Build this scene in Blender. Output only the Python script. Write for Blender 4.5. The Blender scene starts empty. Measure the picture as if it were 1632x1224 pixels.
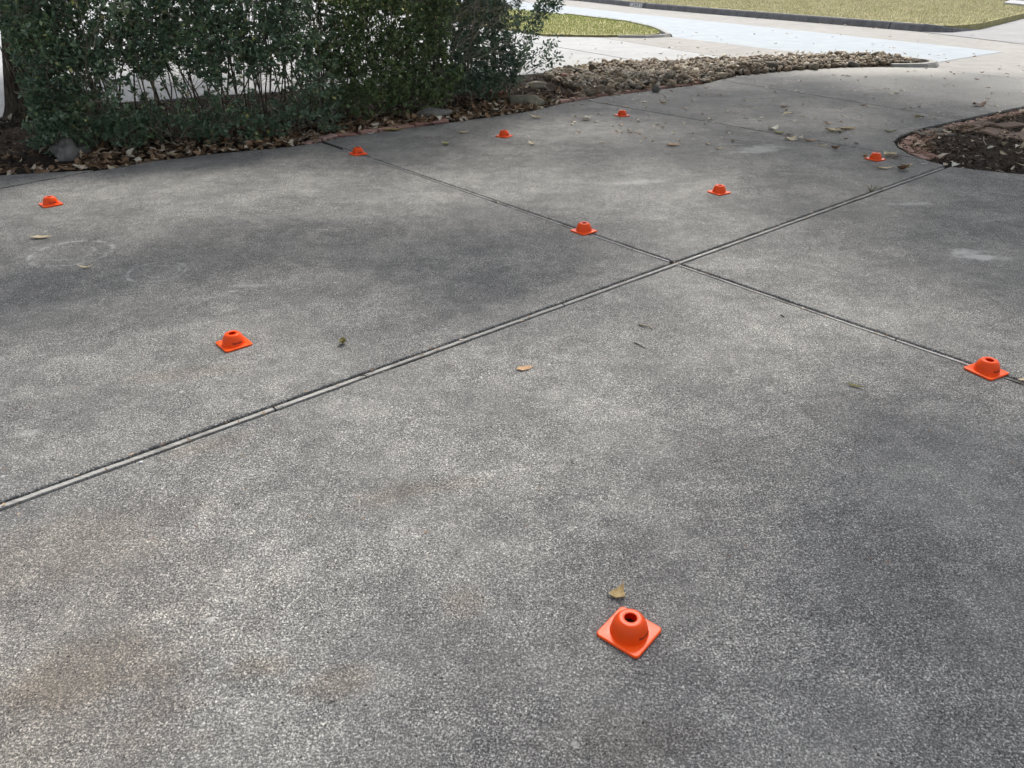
import bpy, bmesh, math, random
import numpy as np
from mathutils import Vector, Matrix, noise
from mathutils.geometry import delaunay_2d_cdt

random.seed(11)
rng = np.random.default_rng(11)
scene = bpy.context.scene
col = scene.collection
R = math.radians

# ------------------------------------------------------------------ camera
FOC, CAM_H = 1215.0, 1.5                       # focal length in photo pixels, metres above the drive
PITCH = math.atan(687.0 / FOC)
cam_d = bpy.data.cameras.new("camera")
cam_d.sensor_width = 36.0
cam_d.lens = FOC / 1632.0 * 36.0
cam_d.clip_start = 0.05
cam_d.clip_end = 2000.0
cam = bpy.data.objects.new("camera", cam_d)
cam.location = (0, 0, CAM_H)
cam.rotation_euler = (math.pi / 2 - PITCH, 0, 0)
col.objects.link(cam)
scene.camera = cam

# ------------------------------------------------------------------ world, sun, exposure
SUN_EL, SUN_AZ = R(50), R(14)                  # azimuth measured from +Y towards +X: light comes over the street
world = bpy.data.worlds.new("World")
scene.world = world
world.use_nodes = True
wn, wl = world.node_tree.nodes, world.node_tree.links
wn.clear()
sky = wn.new("ShaderNodeTexSky")
sky.sky_type = 'NISHITA'
sky.sun_disc = False
sky.sun_elevation = SUN_EL
sky.sun_rotation = SUN_AZ
sky.dust_density = 4.0
sky.ozone_density = 1.0
hs = wn.new("ShaderNodeHueSaturation")
hs.inputs["Saturation"].default_value = 0.42
bg = wn.new("ShaderNodeBackground")
bg.inputs["Strength"].default_value = 0.10
out = wn.new("ShaderNodeOutputWorld")
wl.new(sky.outputs[0], hs.inputs["Color"])
wl.new(hs.outputs[0], bg.inputs[0])
wl.new(bg.outputs[0], out.inputs[0])

sd = bpy.data.lights.new("sun", 'SUN')
sd.energy = 1.5
sd.angle = R(10)
sd.color = (1.0, 0.95, 0.87)
sun = bpy.data.objects.new("sun", sd)
SUN_DIR = Vector((math.sin(SUN_AZ) * math.cos(SUN_EL), math.cos(SUN_AZ) * math.cos(SUN_EL), math.sin(SUN_EL)))
sun.rotation_euler = SUN_DIR.to_track_quat('Z', 'Y').to_euler()
sun.location = SUN_DIR * 40
col.objects.link(sun)

scene.view_settings.view_transform = 'Standard'
scene.view_settings.look = 'None'
scene.view_settings.gamma = 1.0
scene.view_settings.exposure = 1.36
scene.view_settings.use_curve_mapping = False
scene.cycles.max_bounces = 5
scene.cycles.diffuse_bounces = 3
scene.cycles.glossy_bounces = 2
scene.cycles.use_denoising = True
scene.cycles.use_adaptive_sampling = True
scene.cycles.adaptive_threshold = 0.03

# ------------------------------------------------------------------ helpers
def at(u, v, z=0.0):
    """the point of the level z that lies under photo pixel (u, v)"""
    a, b = (u - 816) / FOC, (612 - v) / FOC
    d = (a, math.cos(PITCH) + b * math.sin(PITCH), -math.sin(PITCH) + b * math.cos(PITCH))
    t = (z - CAM_H) / d[2]
    return Vector((d[0] * t, d[1] * t, z))

def link(o, parent=None):
    col.objects.link(o)
    if parent is not None:
        o.parent = parent
    return o

def mesh(name, verts, faces, mat, parent=None, smooth=False):
    me = bpy.data.meshes.new(name)
    me.from_pydata([tuple(v) for v in verts], [], [tuple(f) for f in faces])
    me.update()
    if smooth:
        me.polygons.foreach_set("use_smooth", [True] * len(me.polygons))
    if mat:
        me.materials.append(mat)
    return link(bpy.data.objects.new(name, me), parent)

def np_mesh(name, V, loops, n_side, mat, parent=None, smooth=False):
    """V (n,3), loops flat int array of faces all with n_side corners"""
    me = bpy.data.meshes.new(name)
    V = np.asarray(V, dtype=np.float32)
    loops = np.asarray(loops, dtype=np.int32).ravel()
    nf = len(loops) // n_side
    me.vertices.add(len(V)); me.vertices.foreach_set("co", V.ravel())
    me.loops.add(len(loops)); me.loops.foreach_set("vertex_index", loops)
    me.polygons.add(nf)
    me.polygons.foreach_set("loop_start", np.arange(nf, dtype=np.int32) * n_side)
    me.polygons.foreach_set("use_smooth", np.full(nf, smooth))
    me.update(calc_edges=True)
    me.validate()
    if mat:
        me.materials.append(mat)
    return link(bpy.data.objects.new(name, me), parent)

def empty(name, loc=(0, 0, 0), rz=0.0):
    o = bpy.data.objects.new(name, None)
    o.empty_display_size = 0.05
    o.location = loc
    o.rotation_euler = (0, 0, rz)
    return link(o)

def tag(o, label=None, cat=None, group=None, kind=None):
    if label: o["label"] = label
    if cat: o["category"] = cat
    if group: o["group"] = group
    if kind: o["kind"] = kind
    return o

def inst(src, name, loc, rot=(0, 0, 0), scale=(1, 1, 1), parent=None):
    o = bpy.data.objects.new(name, src if isinstance(src, bpy.types.Mesh) else src.data)
    o.location = loc; o.rotation_euler = rot; o.scale = scale
    return link(o, parent)

class NT:
    """small node-tree writer"""
    def __init__(s, name):
        s.m = bpy.data.materials.new(name)
        s.m.use_nodes = True
        s.t = s.m.node_tree
        s.t.nodes.clear()
        s.out = s.t.nodes.new("ShaderNodeOutputMaterial")
        s.co = s.t.nodes.new("ShaderNodeTexCoord").outputs["Object"]
    def n(s, typ, **kw):
        nd = s.t.nodes.new(typ)
        for k, v in kw.items():
            setattr(nd, k, v)
        return nd
    def put(s, sock, v):
        if isinstance(v, bpy.types.NodeSocket): s.t.links.new(v, sock)
        elif isinstance(v, (tuple, list)) and sock.type == 'RGBA': sock.default_value = tuple(v[:3]) + (1,)
        else: sock.default_value = v
    def noise(s, scale, detail=4, rough=.6, vec=None, dist=0.0):
        nd = s.n("ShaderNodeTexNoise")
        s.put(nd.inputs["Vector"], vec if vec else s.co)
        nd.inputs["Scale"].default_value = scale; nd.inputs["Detail"].default_value = detail
        nd.inputs["Roughness"].default_value = rough; nd.inputs["Distortion"].default_value = dist
        return nd.outputs["Fac"]
    def voro(s, scale, vec=None, out="Color", rand=1.0):
        nd = s.n("ShaderNodeTexVoronoi")
        s.put(nd.inputs["Vector"], vec if vec else s.co)
        nd.inputs["Scale"].default_value = scale; nd.inputs["Randomness"].default_value = rand
        return nd.outputs[out]
    def math(s, op, a, b=0.0, c=None, clamp=False):
        nd = s.n("ShaderNodeMath", operation=op, use_clamp=clamp)
        s.put(nd.inputs[0], a); s.put(nd.inputs[1], b)
        if c is not None: s.put(nd.inputs[2], c)
        return nd.outputs[0]
    def step(s, v, lo, hi):
        nd = s.n("ShaderNodeMapRange", interpolation_type='SMOOTHSTEP')
        s.put(nd.inputs["Value"], v)
        nd.inputs["From Min"].default_value = lo; nd.inputs["From Max"].default_value = hi
        return nd.outputs["Result"]
    def mix(s, f, a, b, mode='MIX'):
        nd = s.n("ShaderNodeMix", data_type='RGBA', blend_type=mode)
        s.put(nd.inputs[0], f); s.put(nd.inputs[6], a); s.put(nd.inputs[7], b)
        return nd.outputs[2]
    def ramp(s, f, stops, interp='LINEAR'):
        nd = s.n("ShaderNodeValToRGB")
        cr = nd.color_ramp; cr.interpolation = interp
        while len(cr.elements) < len(stops): cr.elements.new(0.5)
        for e, (p, c) in zip(cr.elements, stops):
            e.position = p; e.color = tuple(c) + (1,)
        s.put(nd.inputs[0], f)
        return nd.outputs[0]
    def xyz(s, v=None):
        nd = s.n("ShaderNodeSeparateXYZ"); s.put(nd.inputs[0], v if v else s.co)
        return nd.outputs
    def mapping(s, rot=(0, 0, 0), scale=(1, 1, 1), loc=(0, 0, 0)):
        nd = s.n("ShaderNodeMapping")
        s.put(nd.inputs["Vector"], s.co)
        nd.inputs["Rotation"].default_value = rot; nd.inputs["Scale"].default_value = scale; nd.inputs["Location"].default_value = loc
        return nd.outputs[0]
    def bump(s, h, strength=.5, dist=.01):
        nd = s.n("ShaderNodeBump")
        nd.inputs["Strength"].default_value = strength; nd.inputs["Distance"].default_value = dist
        s.put(nd.inputs["Height"], h)
        return nd.outputs[0]
    def bsdf(s, color, rough=.8, spec=.3, normal=None, translucent=0.0, tcol=None):
        b = s.n("ShaderNodeBsdfPrincipled")
        s.put(b.inputs["Base Color"], color); s.put(b.inputs["Roughness"], rough)
        b.inputs["Specular IOR Level"].default_value = spec
        if normal: s.put(b.inputs["Normal"], normal)
        res = b.outputs[0]
        if translucent:
            t = s.n("ShaderNodeBsdfTranslucent"); s.put(t.inputs[0], tcol if tcol else color)
            mx = s.n("ShaderNodeMixShader"); mx.inputs[0].default_value = translucent
            s.t.links.new(res, mx.inputs[1]); s.t.links.new(t.outputs[0], mx.inputs[2]); res = mx.outputs[0]
        s.t.links.new(res, s.out.inputs[0])
        return s.m
    def objrand(s): return s.n("ShaderNodeObjectInfo").outputs["Random"]
    def island(s): return s.n("ShaderNodeNewGeometry").outputs["Random Per Island"]
    # marks on the ground that have their own place and shape
    def blob(s, u, v, ru, rv, soft=.5, ang=None, wob=.35, wscale=3.0):
        """0..1 mask: an uneven patch centred under pixel (u,v), half sizes ru x rv metres, turned by ang"""
        c = at(u, v)
        a = ang if ang is not None else 0.0
        nd = s.n("ShaderNodeMapping", vector_type='TEXTURE')
        s.put(nd.inputs["Vector"], s.co)
        nd.inputs["Location"].default_value = (c.x, c.y, 0); nd.inputs["Rotation"].default_value = (0, 0, a)
        nd.inputs["Scale"].default_value = (ru, rv, 1)
        ln = s.n("ShaderNodeVectorMath", operation='LENGTH'); s.put(ln.inputs[0], nd.outputs[0])
        if not hasattr(s, 'wn'): s.wn = {}
        key = 2.4 if wscale < 4 else (7.0 if wscale < 9 else 13.0)
        if key not in s.wn: s.wn[key] = s.math('SUBTRACT', s.noise(key, 5, .68), .5)
        d = s.math('MULTIPLY_ADD', s.wn[key], wob * 4, ln.outputs["Value"])
        return s.step(s.math('SUBTRACT', 1.0, d), -soft, soft), ln.outputs["Value"]

# ------------------------------------------------------------------ materials
LINE_A = (at(0, 806), at(1500, 268))
LINE_B = (at(570, 245), at(1632, 610))
LINE_C = (at(935, 160), at(1250, 215))
LINE_D = (at(0, 300), at(170, 268))
LINE_E = (at(1170, 131), at(1330, 157))
ANG_B = math.atan2(LINE_B[1].y - LINE_B[0].y, LINE_B[1].x - LINE_B[0].x)
ANG_A = math.atan2(LINE_A[1].y - LINE_A[0].y, LINE_A[1].x - LINE_A[0].x)

def make_concrete():
    s = NT("driveway_concrete")
    # washed-out surface: pale sand grains and stone chips in a dark, weathered paste
    cells = s.voro(215, out="Color")
    sep = s.n("ShaderNodeSeparateColor"); s.put(sep.inputs[0], cells)
    chip = s.step(sep.outputs[0], .62, .97)
    fine = s.step(s.noise(205, 3, .8, dist=.7), .42, .63)
    mid = s.step(s.noise(85, 3, .75), .40, .62)
    wear = s.step(s.noise(2.3, 6, .68), .36, .66)
    wear2 = s.step(s.noise(11, 5, .72), .36, .66)
    brush_v = s.mapping(rot=(0, 0, -ANG_A - .35), scale=(7, 70, 1))
    brush = s.noise(3.0, 4, .65, vec=brush_v)
    g = s.math('ADD', s.math('MULTIPLY', chip, .24), s.math('ADD', s.math('MULTIPLY', fine, .56), s.math('MULTIPLY', mid, .10)))
    g = s.math('MULTIPLY_ADD', s.math('SUBTRACT', brush, .5), .32, g)
    g = s.math('MULTIPLY_ADD', s.math('SUBTRACT', wear2, .5), .06, g)
    c = s.ramp(g, [(0.0, (.058, .059, .061)), (.20, (.115, .116, .116)), (.45, (.26, .258, .250)), (.68, (.52, .51, .485)), (.9, (.80, .79, .75)), (1, (.86, .85, .82))])
    paste = s.mix(s.noise(45, 3, .7), (.165, .164, .160), (.275, .272, .262))
    c = s.mix(s.math('MULTIPLY_ADD', s.step(s.noise(1.7, 6, .7), .34, .62), .38, .68), paste, c)
    c = s.mix(s.step(sep.outputs[1], .007, .003), c, (.035, .033, .03))
    k = s.math('ADD', s.math('MULTIPLY', wear, .40), s.math('MULTIPLY', wear2, .13))
    c = s.mix(1.0, c, s.ramp(k, [(0, (.72, .72, .725)), (.27, (.98, .975, .96)), (.54, (1.26, 1.245, 1.20))]), 'MULTIPLY')
    # scuffs and scrapes: thin pale scratches in two directions, pale crumbs of mortar
    for ang, off_, f in ((.5, 0, .55), (-.75, 9, .45), (1.3, 4, .35)):
        sc = s.noise(1.0, 3, .6, vec=s.mapping(rot=(0, 0, ang), scale=(2.2, 55, 1), loc=(off_, off_, 0)))
        patch = s.step(s.noise(.9, 3, .6, vec=s.mapping(loc=(off_ * 3, 1, 0))), .48, .66)
        c = s.mix(s.math('MULTIPLY', s.math('MULTIPLY', s.step(sc, .63, .76), patch), f), c, (.52, .52, .50))
    spot = s.n("ShaderNodeTexVoronoi"); s.put(spot.inputs["Vector"], s.co); spot.inputs["Scale"].default_value = 5.5
    ss = s.n("ShaderNodeSeparateColor"); s.put(ss.inputs[0], spot.outputs["Color"])
    sp = s.math('MULTIPLY', s.step(s.math('MULTIPLY_ADD', s.wn[13.0], .30, spot.outputs["Distance"]), .11, .05) if 13.0 in getattr(s, 'wn', {}) else s.step(spot.outputs["Distance"], .07, .03), s.step(ss.outputs[0], .62, .7))
    c = s.mix(s.math('MULTIPLY', sp, .6), c, (.55, .55, .53))
    # brown leaf-tannin stains
    for (u, v, ru, rv, a, f) in BROWN_MARKS:
        m, _ = s.blob(u, v, ru, rv, .55, a, .6, 7)
        c = s.mix(s.math('MULTIPLY', m, f * .8), c, (.89, .80, .70), 'MULTIPLY')
    # spilt lime / paint smears
    for (u, v, ru, rv, a, f) in WHITE_MARKS:
        m, _ = s.blob(u, v, ru, rv, .6, a, .9, 11)
        c = s.mix(s.math('MULTIPLY', m, f * .8), c, (.54, .54, .52))
    # pale rings left by flower pots
    for (u, v, r0, f) in RINGS:
        _, d = s.blob(u, v, r0, r0)
        ring = s.math('MULTIPLY', s.step(s.math('ABSOLUTE', s.math('SUBTRACT', d, 1.0)), .12, .0), s.step(s.noise(14, 5, .75), .42, .62))
        c = s.mix(s.math('MULTIPLY', ring, f), c, (.52, .52, .50))
    # the end by the street is washed cleaner and sandier
    x = s.xyz()
    ax, ay = math.cos(ANG_A), math.sin(ANG_A)
    d = s.math('ADD', s.math('MULTIPLY', x[0], ax), s.math('MULTIPLY', x[1], ay))
    d = s.math('ADD', d, s.math('MULTIPLY', s.math('SUBTRACT', s.noise(.5, 4, .6), .5), 2.2))
    c = s.mix(s.step(d, 9.6, 11.6), c, s.mix(s.noise(3, 6), (.29, .282, .262), (.37, .362, .34)))
    h = s.math('ADD', g, s.math('MULTIPLY', mid, .6))
    return s.bsdf(c, .78, .32, s.bump(h, .55, .004))

BROWN_MARKS = [(90, 1000, .42, .40, .3, .35), (610, 790, .11, .05, .5, .6), (710, 775, .12, .04, .2, .55), (150, 1065, .20, .09, .3, .65), (410, 1065, .06, .035, .2, .8), (540, 1085, .09, .04, .3, .8),
               (735, 960, .05, .06, .2, .6), (100, 870, .3, .15, .4, .4), (330, 710, .16, .04, .5, .55), (60, 1180, .3, .15, 0, .4), (1000, 1180, .2, .06, 0, .35), (290, 595, .2, .05, .2, .5)]
WHITE_MARKS = [(1535, 402, .085, .045, .2, 1.0), (1562, 410, .12, .04, -.1, 1.0), (1210, 238, .24, .10, .6, .7), (1450, 325, .15, .035, .1, .45), (370, 464, .025, .012, 0, .6),
               (400, 455, .08, .02, .1, .3), (45, 690, .04, .02, .5, .45), (1590, 350, .2, .02, .3, .2), (1190, 155, .5, .06, .2, .12), (1020, 290, .2, .05, .2, .35)]
RINGS = [(114, 403, .215, .75), (250, 433, .15, .55), (114, 403, .12, .55), (258, 432, .09, .45)]

CONCRETE = make_concrete()

def simple_noise_mat(name, a, b, scale, rough=.85, bump=.4, bdist=.01, detail=6, spec=.3, scale2=None):
    s = NT(name)
    n1 = s.noise(scale, detail, .65)
    c = s.mix(s.step(n1, .3, .7), a, b)
    if scale2:
        c = s.mix(s.math('MULTIPLY', s.step(s.noise(scale2, 5, .6), .35, .7), .5), c, tuple(.72 * q for q in b))
    return s.bsdf(c, rough, spec, s.bump(n1, bump, bdist))

STREET = simple_noise_mat("street_concrete_sandy", (0.230, 0.224, 0.211), (0.291, 0.284, 0.268), 4, .85, .2, .005, scale2=.45)
LANE = simple_noise_mat("street_concrete_pale", (0.252, 0.292, 0.324), (0.292, 0.328, 0.356), 2.5, .8, .2, .004)
DRIVE2 = simple_noise_mat("neighbour_concrete", (0.306, 0.314, 0.322), (0.367, 0.375, 0.379), 3, .85, .2, .005, scale2=.8)
OPPOSITE = simple_noise_mat("opposite_concrete", (0.207, 0.208, 0.214), (0.284, 0.284, 0.287), 2, .85, .3, .005, scale2=.5)
KERB = simple_noise_mat("kerb_concrete", (0.113, 0.115, 0.122), (0.209, 0.209, 0.209), 5, .9, .4, .01, scale2=1.3)
KERB_PALE = simple_noise_mat("kerb_concrete_pale", (.22, .217, .205), (.31, .305, .285), 5, .9, .3, .01)
SOIL = simple_noise_mat("garden_soil", (.018, .013, .010), (.055, .040, .028), 22, .95, 1.0, .03, 8, .1)
BASE = simple_noise_mat("joint_dirt", (.008, .007, .006), (.03, .026, .02), 40, 1.0, .6, .01, 5, .05)
GROUND = simple_noise_mat("far_grass_ground", (.12, .13, .045), (.22, .215, .09), 1.5, .95, .5, .05)
LAWN = simple_noise_mat("lawn_thatch", (0.226, 0.209, 0.104), (0.365, 0.339, 0.174), 5, .95, .8, .03, 8, .1, scale2=.7)
STONE = simple_noise_mat("edging_stone", (.085, .08, .072), (.22, .21, .185), 9, .85, .7, .02, 8)
STONE_G = simple_noise_mat("mossy_stone", (.13, .13, .095), (.24, .225, .16), 9, .85, .7, .02, 8)
STONE_P = simple_noise_mat("pale_stone", (.30, .265, .20), (.42, .38, .30), 9, .85, .7, .02, 8)
BLACK = simple_noise_mat("black_metal", (.010, .010, .011), (.02, .02, .022), 30, .4, .1, .001, 3, .5)
WHITE_PAINT = simple_noise_mat("white_paint", (0.609, 0.609, 0.600), (0.696, 0.696, 0.687), 20, .7, .1, .002)
BLACK_PAINT = simple_noise_mat("black_paint", (.015, .015, .016), (.03, .03, .032), 20, .6, .1, .002)
RED_PAD = simple_noise_mat("clay_pad", (.30, .10, .075), (.38, .14, .10), 20, .9, .3, .004)

def board_mat(ang, name):
    s = NT(name)
    g = s.noise(3, 5, .7, vec=s.mapping(rot=(0, 0, -ang), scale=(2.2, 120, 1)))
    l = s.noise(1.8, 6, .65)
    c = s.mix(s.step(g, .32, .68), (.18, .175, .165), (.54, .53, .50))
    c = s.mix(s.step(l, .50, .66), c, (.075, .07, .062))
    return s.bsdf(c, .92, .15, s.bump(g, .8, .003))

def brick_mat():
    s = NT("brick_clay")
    r = s.objrand()
    c = s.ramp(r, [(0, (.30, .16, .125)), (.4, (.40, .245, .20)), (.75, (.46, .31, .26)), (1, (.34, .23, .19))])
    n = s.noise(45, 6, .7)
    c = s.mix(s.step(n, .45, .75), c, (.20, .15, .12))
    return s.bsdf(c, .92, .15, s.bump(n, .6, .003))
BRICK = brick_mat()

def paver_mat():
    s = NT("flagstone")
    r = s.objrand()
    c = s.ramp(r, [(0, (.20, .135, .10)), (.5, (.26, .18, .14)), (.6, (.15, .14, .13)), (1, (.23, .20, .17))], 'CONSTANT')
    n = s.noise(25, 6, .7)
    c = s.mix(s.step(n, .4, .75), c, (.13, .10, .08))
    return s.bsdf(c, .9, .2, s.bump(n, .6, .004))
PAVER = paver_mat()

def rock_mat(island):
    s = NT("river_rock_loose" if island else "river_rock")
    r = s.island() if island else s.objrand()
    c = s.ramp(r, [(0, (0.130, 0.095, 0.066)), (.18, (0.219, 0.163, 0.106)), (.36, (0.130, 0.120, 0.101)), (.5, (0.290, 0.214, 0.137)), (.64, (0.170, 0.128, 0.089)), (.76, (0.379, 0.315, 0.230)), (.86, (0.100, 0.090, 0.079)), (.93, (0.500, 0.438, 0.353)), (1, (0.579, 0.514, 0.423))])
    n = s.noise(28, 7, .7)
    c = s.mix(s.math('MULTIPLY', s.step(n, .42, .7), .55), c, (.09, .075, .06))
    return s.bsdf(c, .75, .3, s.bump(n, .5, .006))
ROCK, ROCK_I = rock_mat(False), rock_mat(True)

def dry_mat(name, island, stops):
    s = NT(name)
    r = s.island() if island else s.objrand()
    c = s.ramp(r, stops)
    n = s.noise(70, 4, .6)
    c = s.mix(s.math('MULTIPLY', s.step(n, .4, .75), .45), c, (.16, .10, .055))
    return s.bsdf(c, .7, .25, s.bump(n, .3, .002), .12)
LITTER_STOPS = [(0, (.10, .060, .036)), (.25, (.21, .13, .075)), (.5, (.36, .23, .13)), (.68, (.13, .09, .062)), (.82, (.46, .35, .23)), (.93, (.62, .53, .40)), (1, (.70, .62, .50))]
PALE_STOPS = [(0, (0.528, 0.444, 0.312)), (.3, (0.672, 0.588, 0.444)), (.55, (0.792, 0.732, 0.612)), (.75, (0.408, 0.312, 0.204)), (1, (0.850, 0.840, 0.744))]
LEAF_DRY = dry_mat("dry_leaf", False, LITTER_STOPS)
LEAF_DRY_I = dry_mat("dry_leaf_loose", True, LITTER_STOPS)
LEAF_PALE = dry_mat("pale_dry_leaf", False, PALE_STOPS)
LEAF_PALE_I = dry_mat("pale_dry_leaf_loose", True, PALE_STOPS)

def plain_leaf(name, a, b, rough=.65):
    s = NT(name)
    n = s.noise(80, 4, .6)
    return s.bsdf(s.mix(s.step(n, .35, .7), a, b), rough, .25, s.bump(n, .3, .002), .12)
L_TAN = plain_leaf("tan_leaf", (0.414, 0.310, 0.149), (0.287, 0.196, 0.081))
L_ORANGE = plain_leaf("orange_tan_leaf", (.52, .33, .19), (.42, .25, .13))
L_CREAM = plain_leaf("cream_leaf", (0.713, 0.621, 0.437), (0.529, 0.425, 0.253))
L_OLIVE = plain_leaf("olive_leaf", (.22, .20, .07), (.12, .10, .04))
L_GREEN = plain_leaf("yellow_green_leaf", (.42, .42, .20), (.32, .32, .13))
L_WHITE = plain_leaf("bleached_leaf", (0.805, 0.759, 0.667), (0.598, 0.540, 0.437))
L_BROWN = plain_leaf("brown_leaf", (.20, .12, .07), (.12, .07, .04))
L_RED = plain_leaf("russet_leaf", (.30, .11, .05), (.20, .08, .04))

def green_mat(name, stops, transl=.30):
    s = NT(name)
    c = s.ramp(s.island(), stops)
    c = s.mix(1.0, c, s.ramp(s.noise(4.5, 3, .6), [(.3, (.70, .72, .78)), (.5, (1, 1, 1)), (.7, (1.30, 1.28, 1.05))]), 'MULTIPLY')
    return s.bsdf(c, .30, .8, None, transl)
G_DARK = green_mat("dark_green_leaves", [(0, (0.068, 0.114, 0.068)), (.5, (0.137, 0.215, 0.133)), (.85, (0.206, 0.298, 0.190)), (.975, (0.304, 0.390, 0.208)), (1, (0.697, 0.646, 0.245))])
G_MID = green_mat("boxy_green_leaves", [(0, (0.072, 0.116, 0.050)), (.5, (0.138, 0.210, 0.091)), (.85, (0.226, 0.305, 0.127)), (1, (0.374, 0.437, 0.179))])
G_BLUE = green_mat("blue_green_leaves", [(0, (0.076, 0.122, 0.083)), (.5, (0.148, 0.222, 0.154)), (.9, (0.261, 0.355, 0.252)), (1, (0.403, 0.500, 0.356))])
G_TREE = green_mat("oak_leaves", [(0, (.03, .05, .018)), (.6, (.05, .08, .028)), (1, (.08, .11, .035))], .3)
STEM = simple_noise_mat("shrub_bark", (.085, .068, .05), (.20, .17, .135), 60, .9, .3, .002)
TWIG = simple_noise_mat("pale_twig", (.22, .19, .14), (.36, .32, .25), 60, .9, .3, .002)
DEAD_TWIG = simple_noise_mat("dark_twig", (.05, .04, .03), (.13, .105, .08), 60, .9, .3, .002)

def bark_mat():
    s = NT("tree_bark")
    v = s.mapping(scale=(9, 9, 1.6))
    n = s.noise(3, 8, .7, vec=v)
    c = s.mix(s.step(n, .35, .7), (.022, .017, .013), (.12, .095, .07))
    return s.bsdf(c, .95, .1, s.bump(n, 1.0, .04))
BARK = bark_mat()

def grass_mat(name, stops):
    s = NT(name)
    c = s.ramp(s.island(), stops)
    c = s.mix(s.math('MULTIPLY', s.step(s.noise(1.1, 6, .7), .42, .66), .55), c, (.24, .255, .115))
    c = s.mix(s.math('MULTIPLY', s.step(s.noise(3.7, 5, .7, vec=s.mapping(loc=(5, 2, 0))), .5, .7), .5), c, (.52, .47, .30))
    return s.bsdf(c, .7, .2, None, .25)
GRASS_FAR = grass_mat("straw_grass", [(0, (0.169, 0.161, 0.088)), (.3, (0.371, 0.350, 0.209)), (.7, (0.492, 0.466, 0.315)), (1, (0.667, 0.638, 0.505))])
GRASS_NEAR = grass_mat("green_grass", [(0, (.12, .18, .035)), (.5, (.22, .29, .065)), (.85, (.36, .40, .12)), (1, (.62, .58, .34))])

def cone_mat(name, tr):
    s = NT(name)
    n = s.noise(40, 3, .5)
    c = s.mix(n, (.98, .088, .004), (1.0, .112, .008))
    return s.bsdf(c, .34, .35, None, tr, (1.0, .085, .004))
PLASTIC, PLASTIC_DOME = cone_mat("orange_plastic", .06), cone_mat("orange_plastic_thin", .22)

# ------------------------------------------------------------------ the ground and the paved sheets
def sheet(name, pts, z, mat, depth=0.0, parent=None):
    """flat polygon, optionally with a skirt that goes down by depth"""
    bm = bmesh.new()
    vs = [bm.verts.new((p[0], p[1], z)) for p in pts]
    f = bm.faces.new(vs)
    f.normal_update()
    if f.normal.z < 0: f.normal_flip()
    if depth:
        lo = [bm.verts.new((p[0], p[1], z - depth)) for p in pts]
        for i in range(len(pts)):
            j = (i + 1) % len(pts)
            bm.faces.new((vs[i], vs[j], lo[j], lo[i]))
        bmesh.ops.recalc_face_normals(bm, faces=bm.faces[:])
    bmesh.ops.triangulate(bm, faces=[q for q in bm.faces if len(q.verts) > 4])
    me = bpy.data.meshes.new(name); bm.to_mesh(me); bm.free()
    me.materials.append(mat)
    return link(bpy.data.objects.new(name, me), parent)

def P(*px): return [at(u, v) for u, v in px]
def off(p, d, k): return Vector((p[0] + d[0] * k, p[1] + d[1] * k, 0))

tag(sheet("ground", [(-300, -150), (300, -150), (300, 600), (-300, 600)], -.16, GROUND), "wide grassy ground reaching to the horizon", kind="structure")

SD = (at(1400, 42) - at(932, 1)).normalized()          # along the street, coming nearer to the right
SN = Vector((-SD.y, SD.x, 0))                           # across the street, away from us
kerb_line = [off(at(932, 1), SD, -60)] + P((932, 1), (1030, 12), (1130, 20.5), (1240, 29.5), (1320, 36), (1417, 44), (1470, 48.5), (1520, 49.5), (1560, 45.5)) + [at(1632, 28), at(1760, -8)]

# street: sandy concrete, everything between the kerbs
street_pts = [off(at(932, 1), SD, -60)] + P((932, 1), (1240, 29.5), (1417, 44), (1520, 49.5)) + [off(at(1520, 49.5), SD, 30)] + \
             [off(at(1490, 106), SD, 26)] + P((1490, 106), (1330, 101), (1130, 104), (1000, 100), (870, 80)) + [off(at(870, 58), SD, -50) - SN * 3]
tag(sheet("street", street_pts, -.030, STREET), "sandy beige concrete street", kind="structure")
lane_pts = [off(at(890, 7), SD, -50)] + P((890, 7), (1010, 20), (1240, 43), (1454, 65), (1600, 80), (1490, 97), (1330, 86), (1240, 77), (1057, 55)) + [at(850, 30)] + [off(at(850, 30), SD, -45)]
tag(sheet("street_lane", lane_pts, -.026, LANE), "pale bluish concrete lane of the street", kind="structure")

# opposite driveway
opp = P((1470, 49), (1520, 49.8), (1560, 45.7), (1632, 28), (1760, -8)) + [Vector((34, 36, 0)), Vector((26, 18, 0))] + P((1760, 92), (1632, 68))
tag(sheet("opposite_driveway", opp, -.022, OPPOSITE), "grey driveway across the street", kind="structure")

# neighbouring light concrete drive behind the hedge, in three slabs with narrow joints
BED_BACK = P((-260, 205), (-120, 196), (0, 186), (200, 162), (350, 151), (560, 139), (760, 125), (850, 117), (960, 105), (1100, 99), (1240, 93), (1330, 90), (1400, 92), (1470, 99))
nd_outline = [off(at(870, 59), SD, -40)] + P((870, 58.5), (960, 59.5), (1035, 60.5), (1072, 58.5), (1140, 67), (1240, 79), (1330, 88)) + [Vector((p.x, p.y, 0)) for p in reversed(BED_BACK[:12])] + [at(-260, 205) + Vector((-14, 6, 0))]

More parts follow.
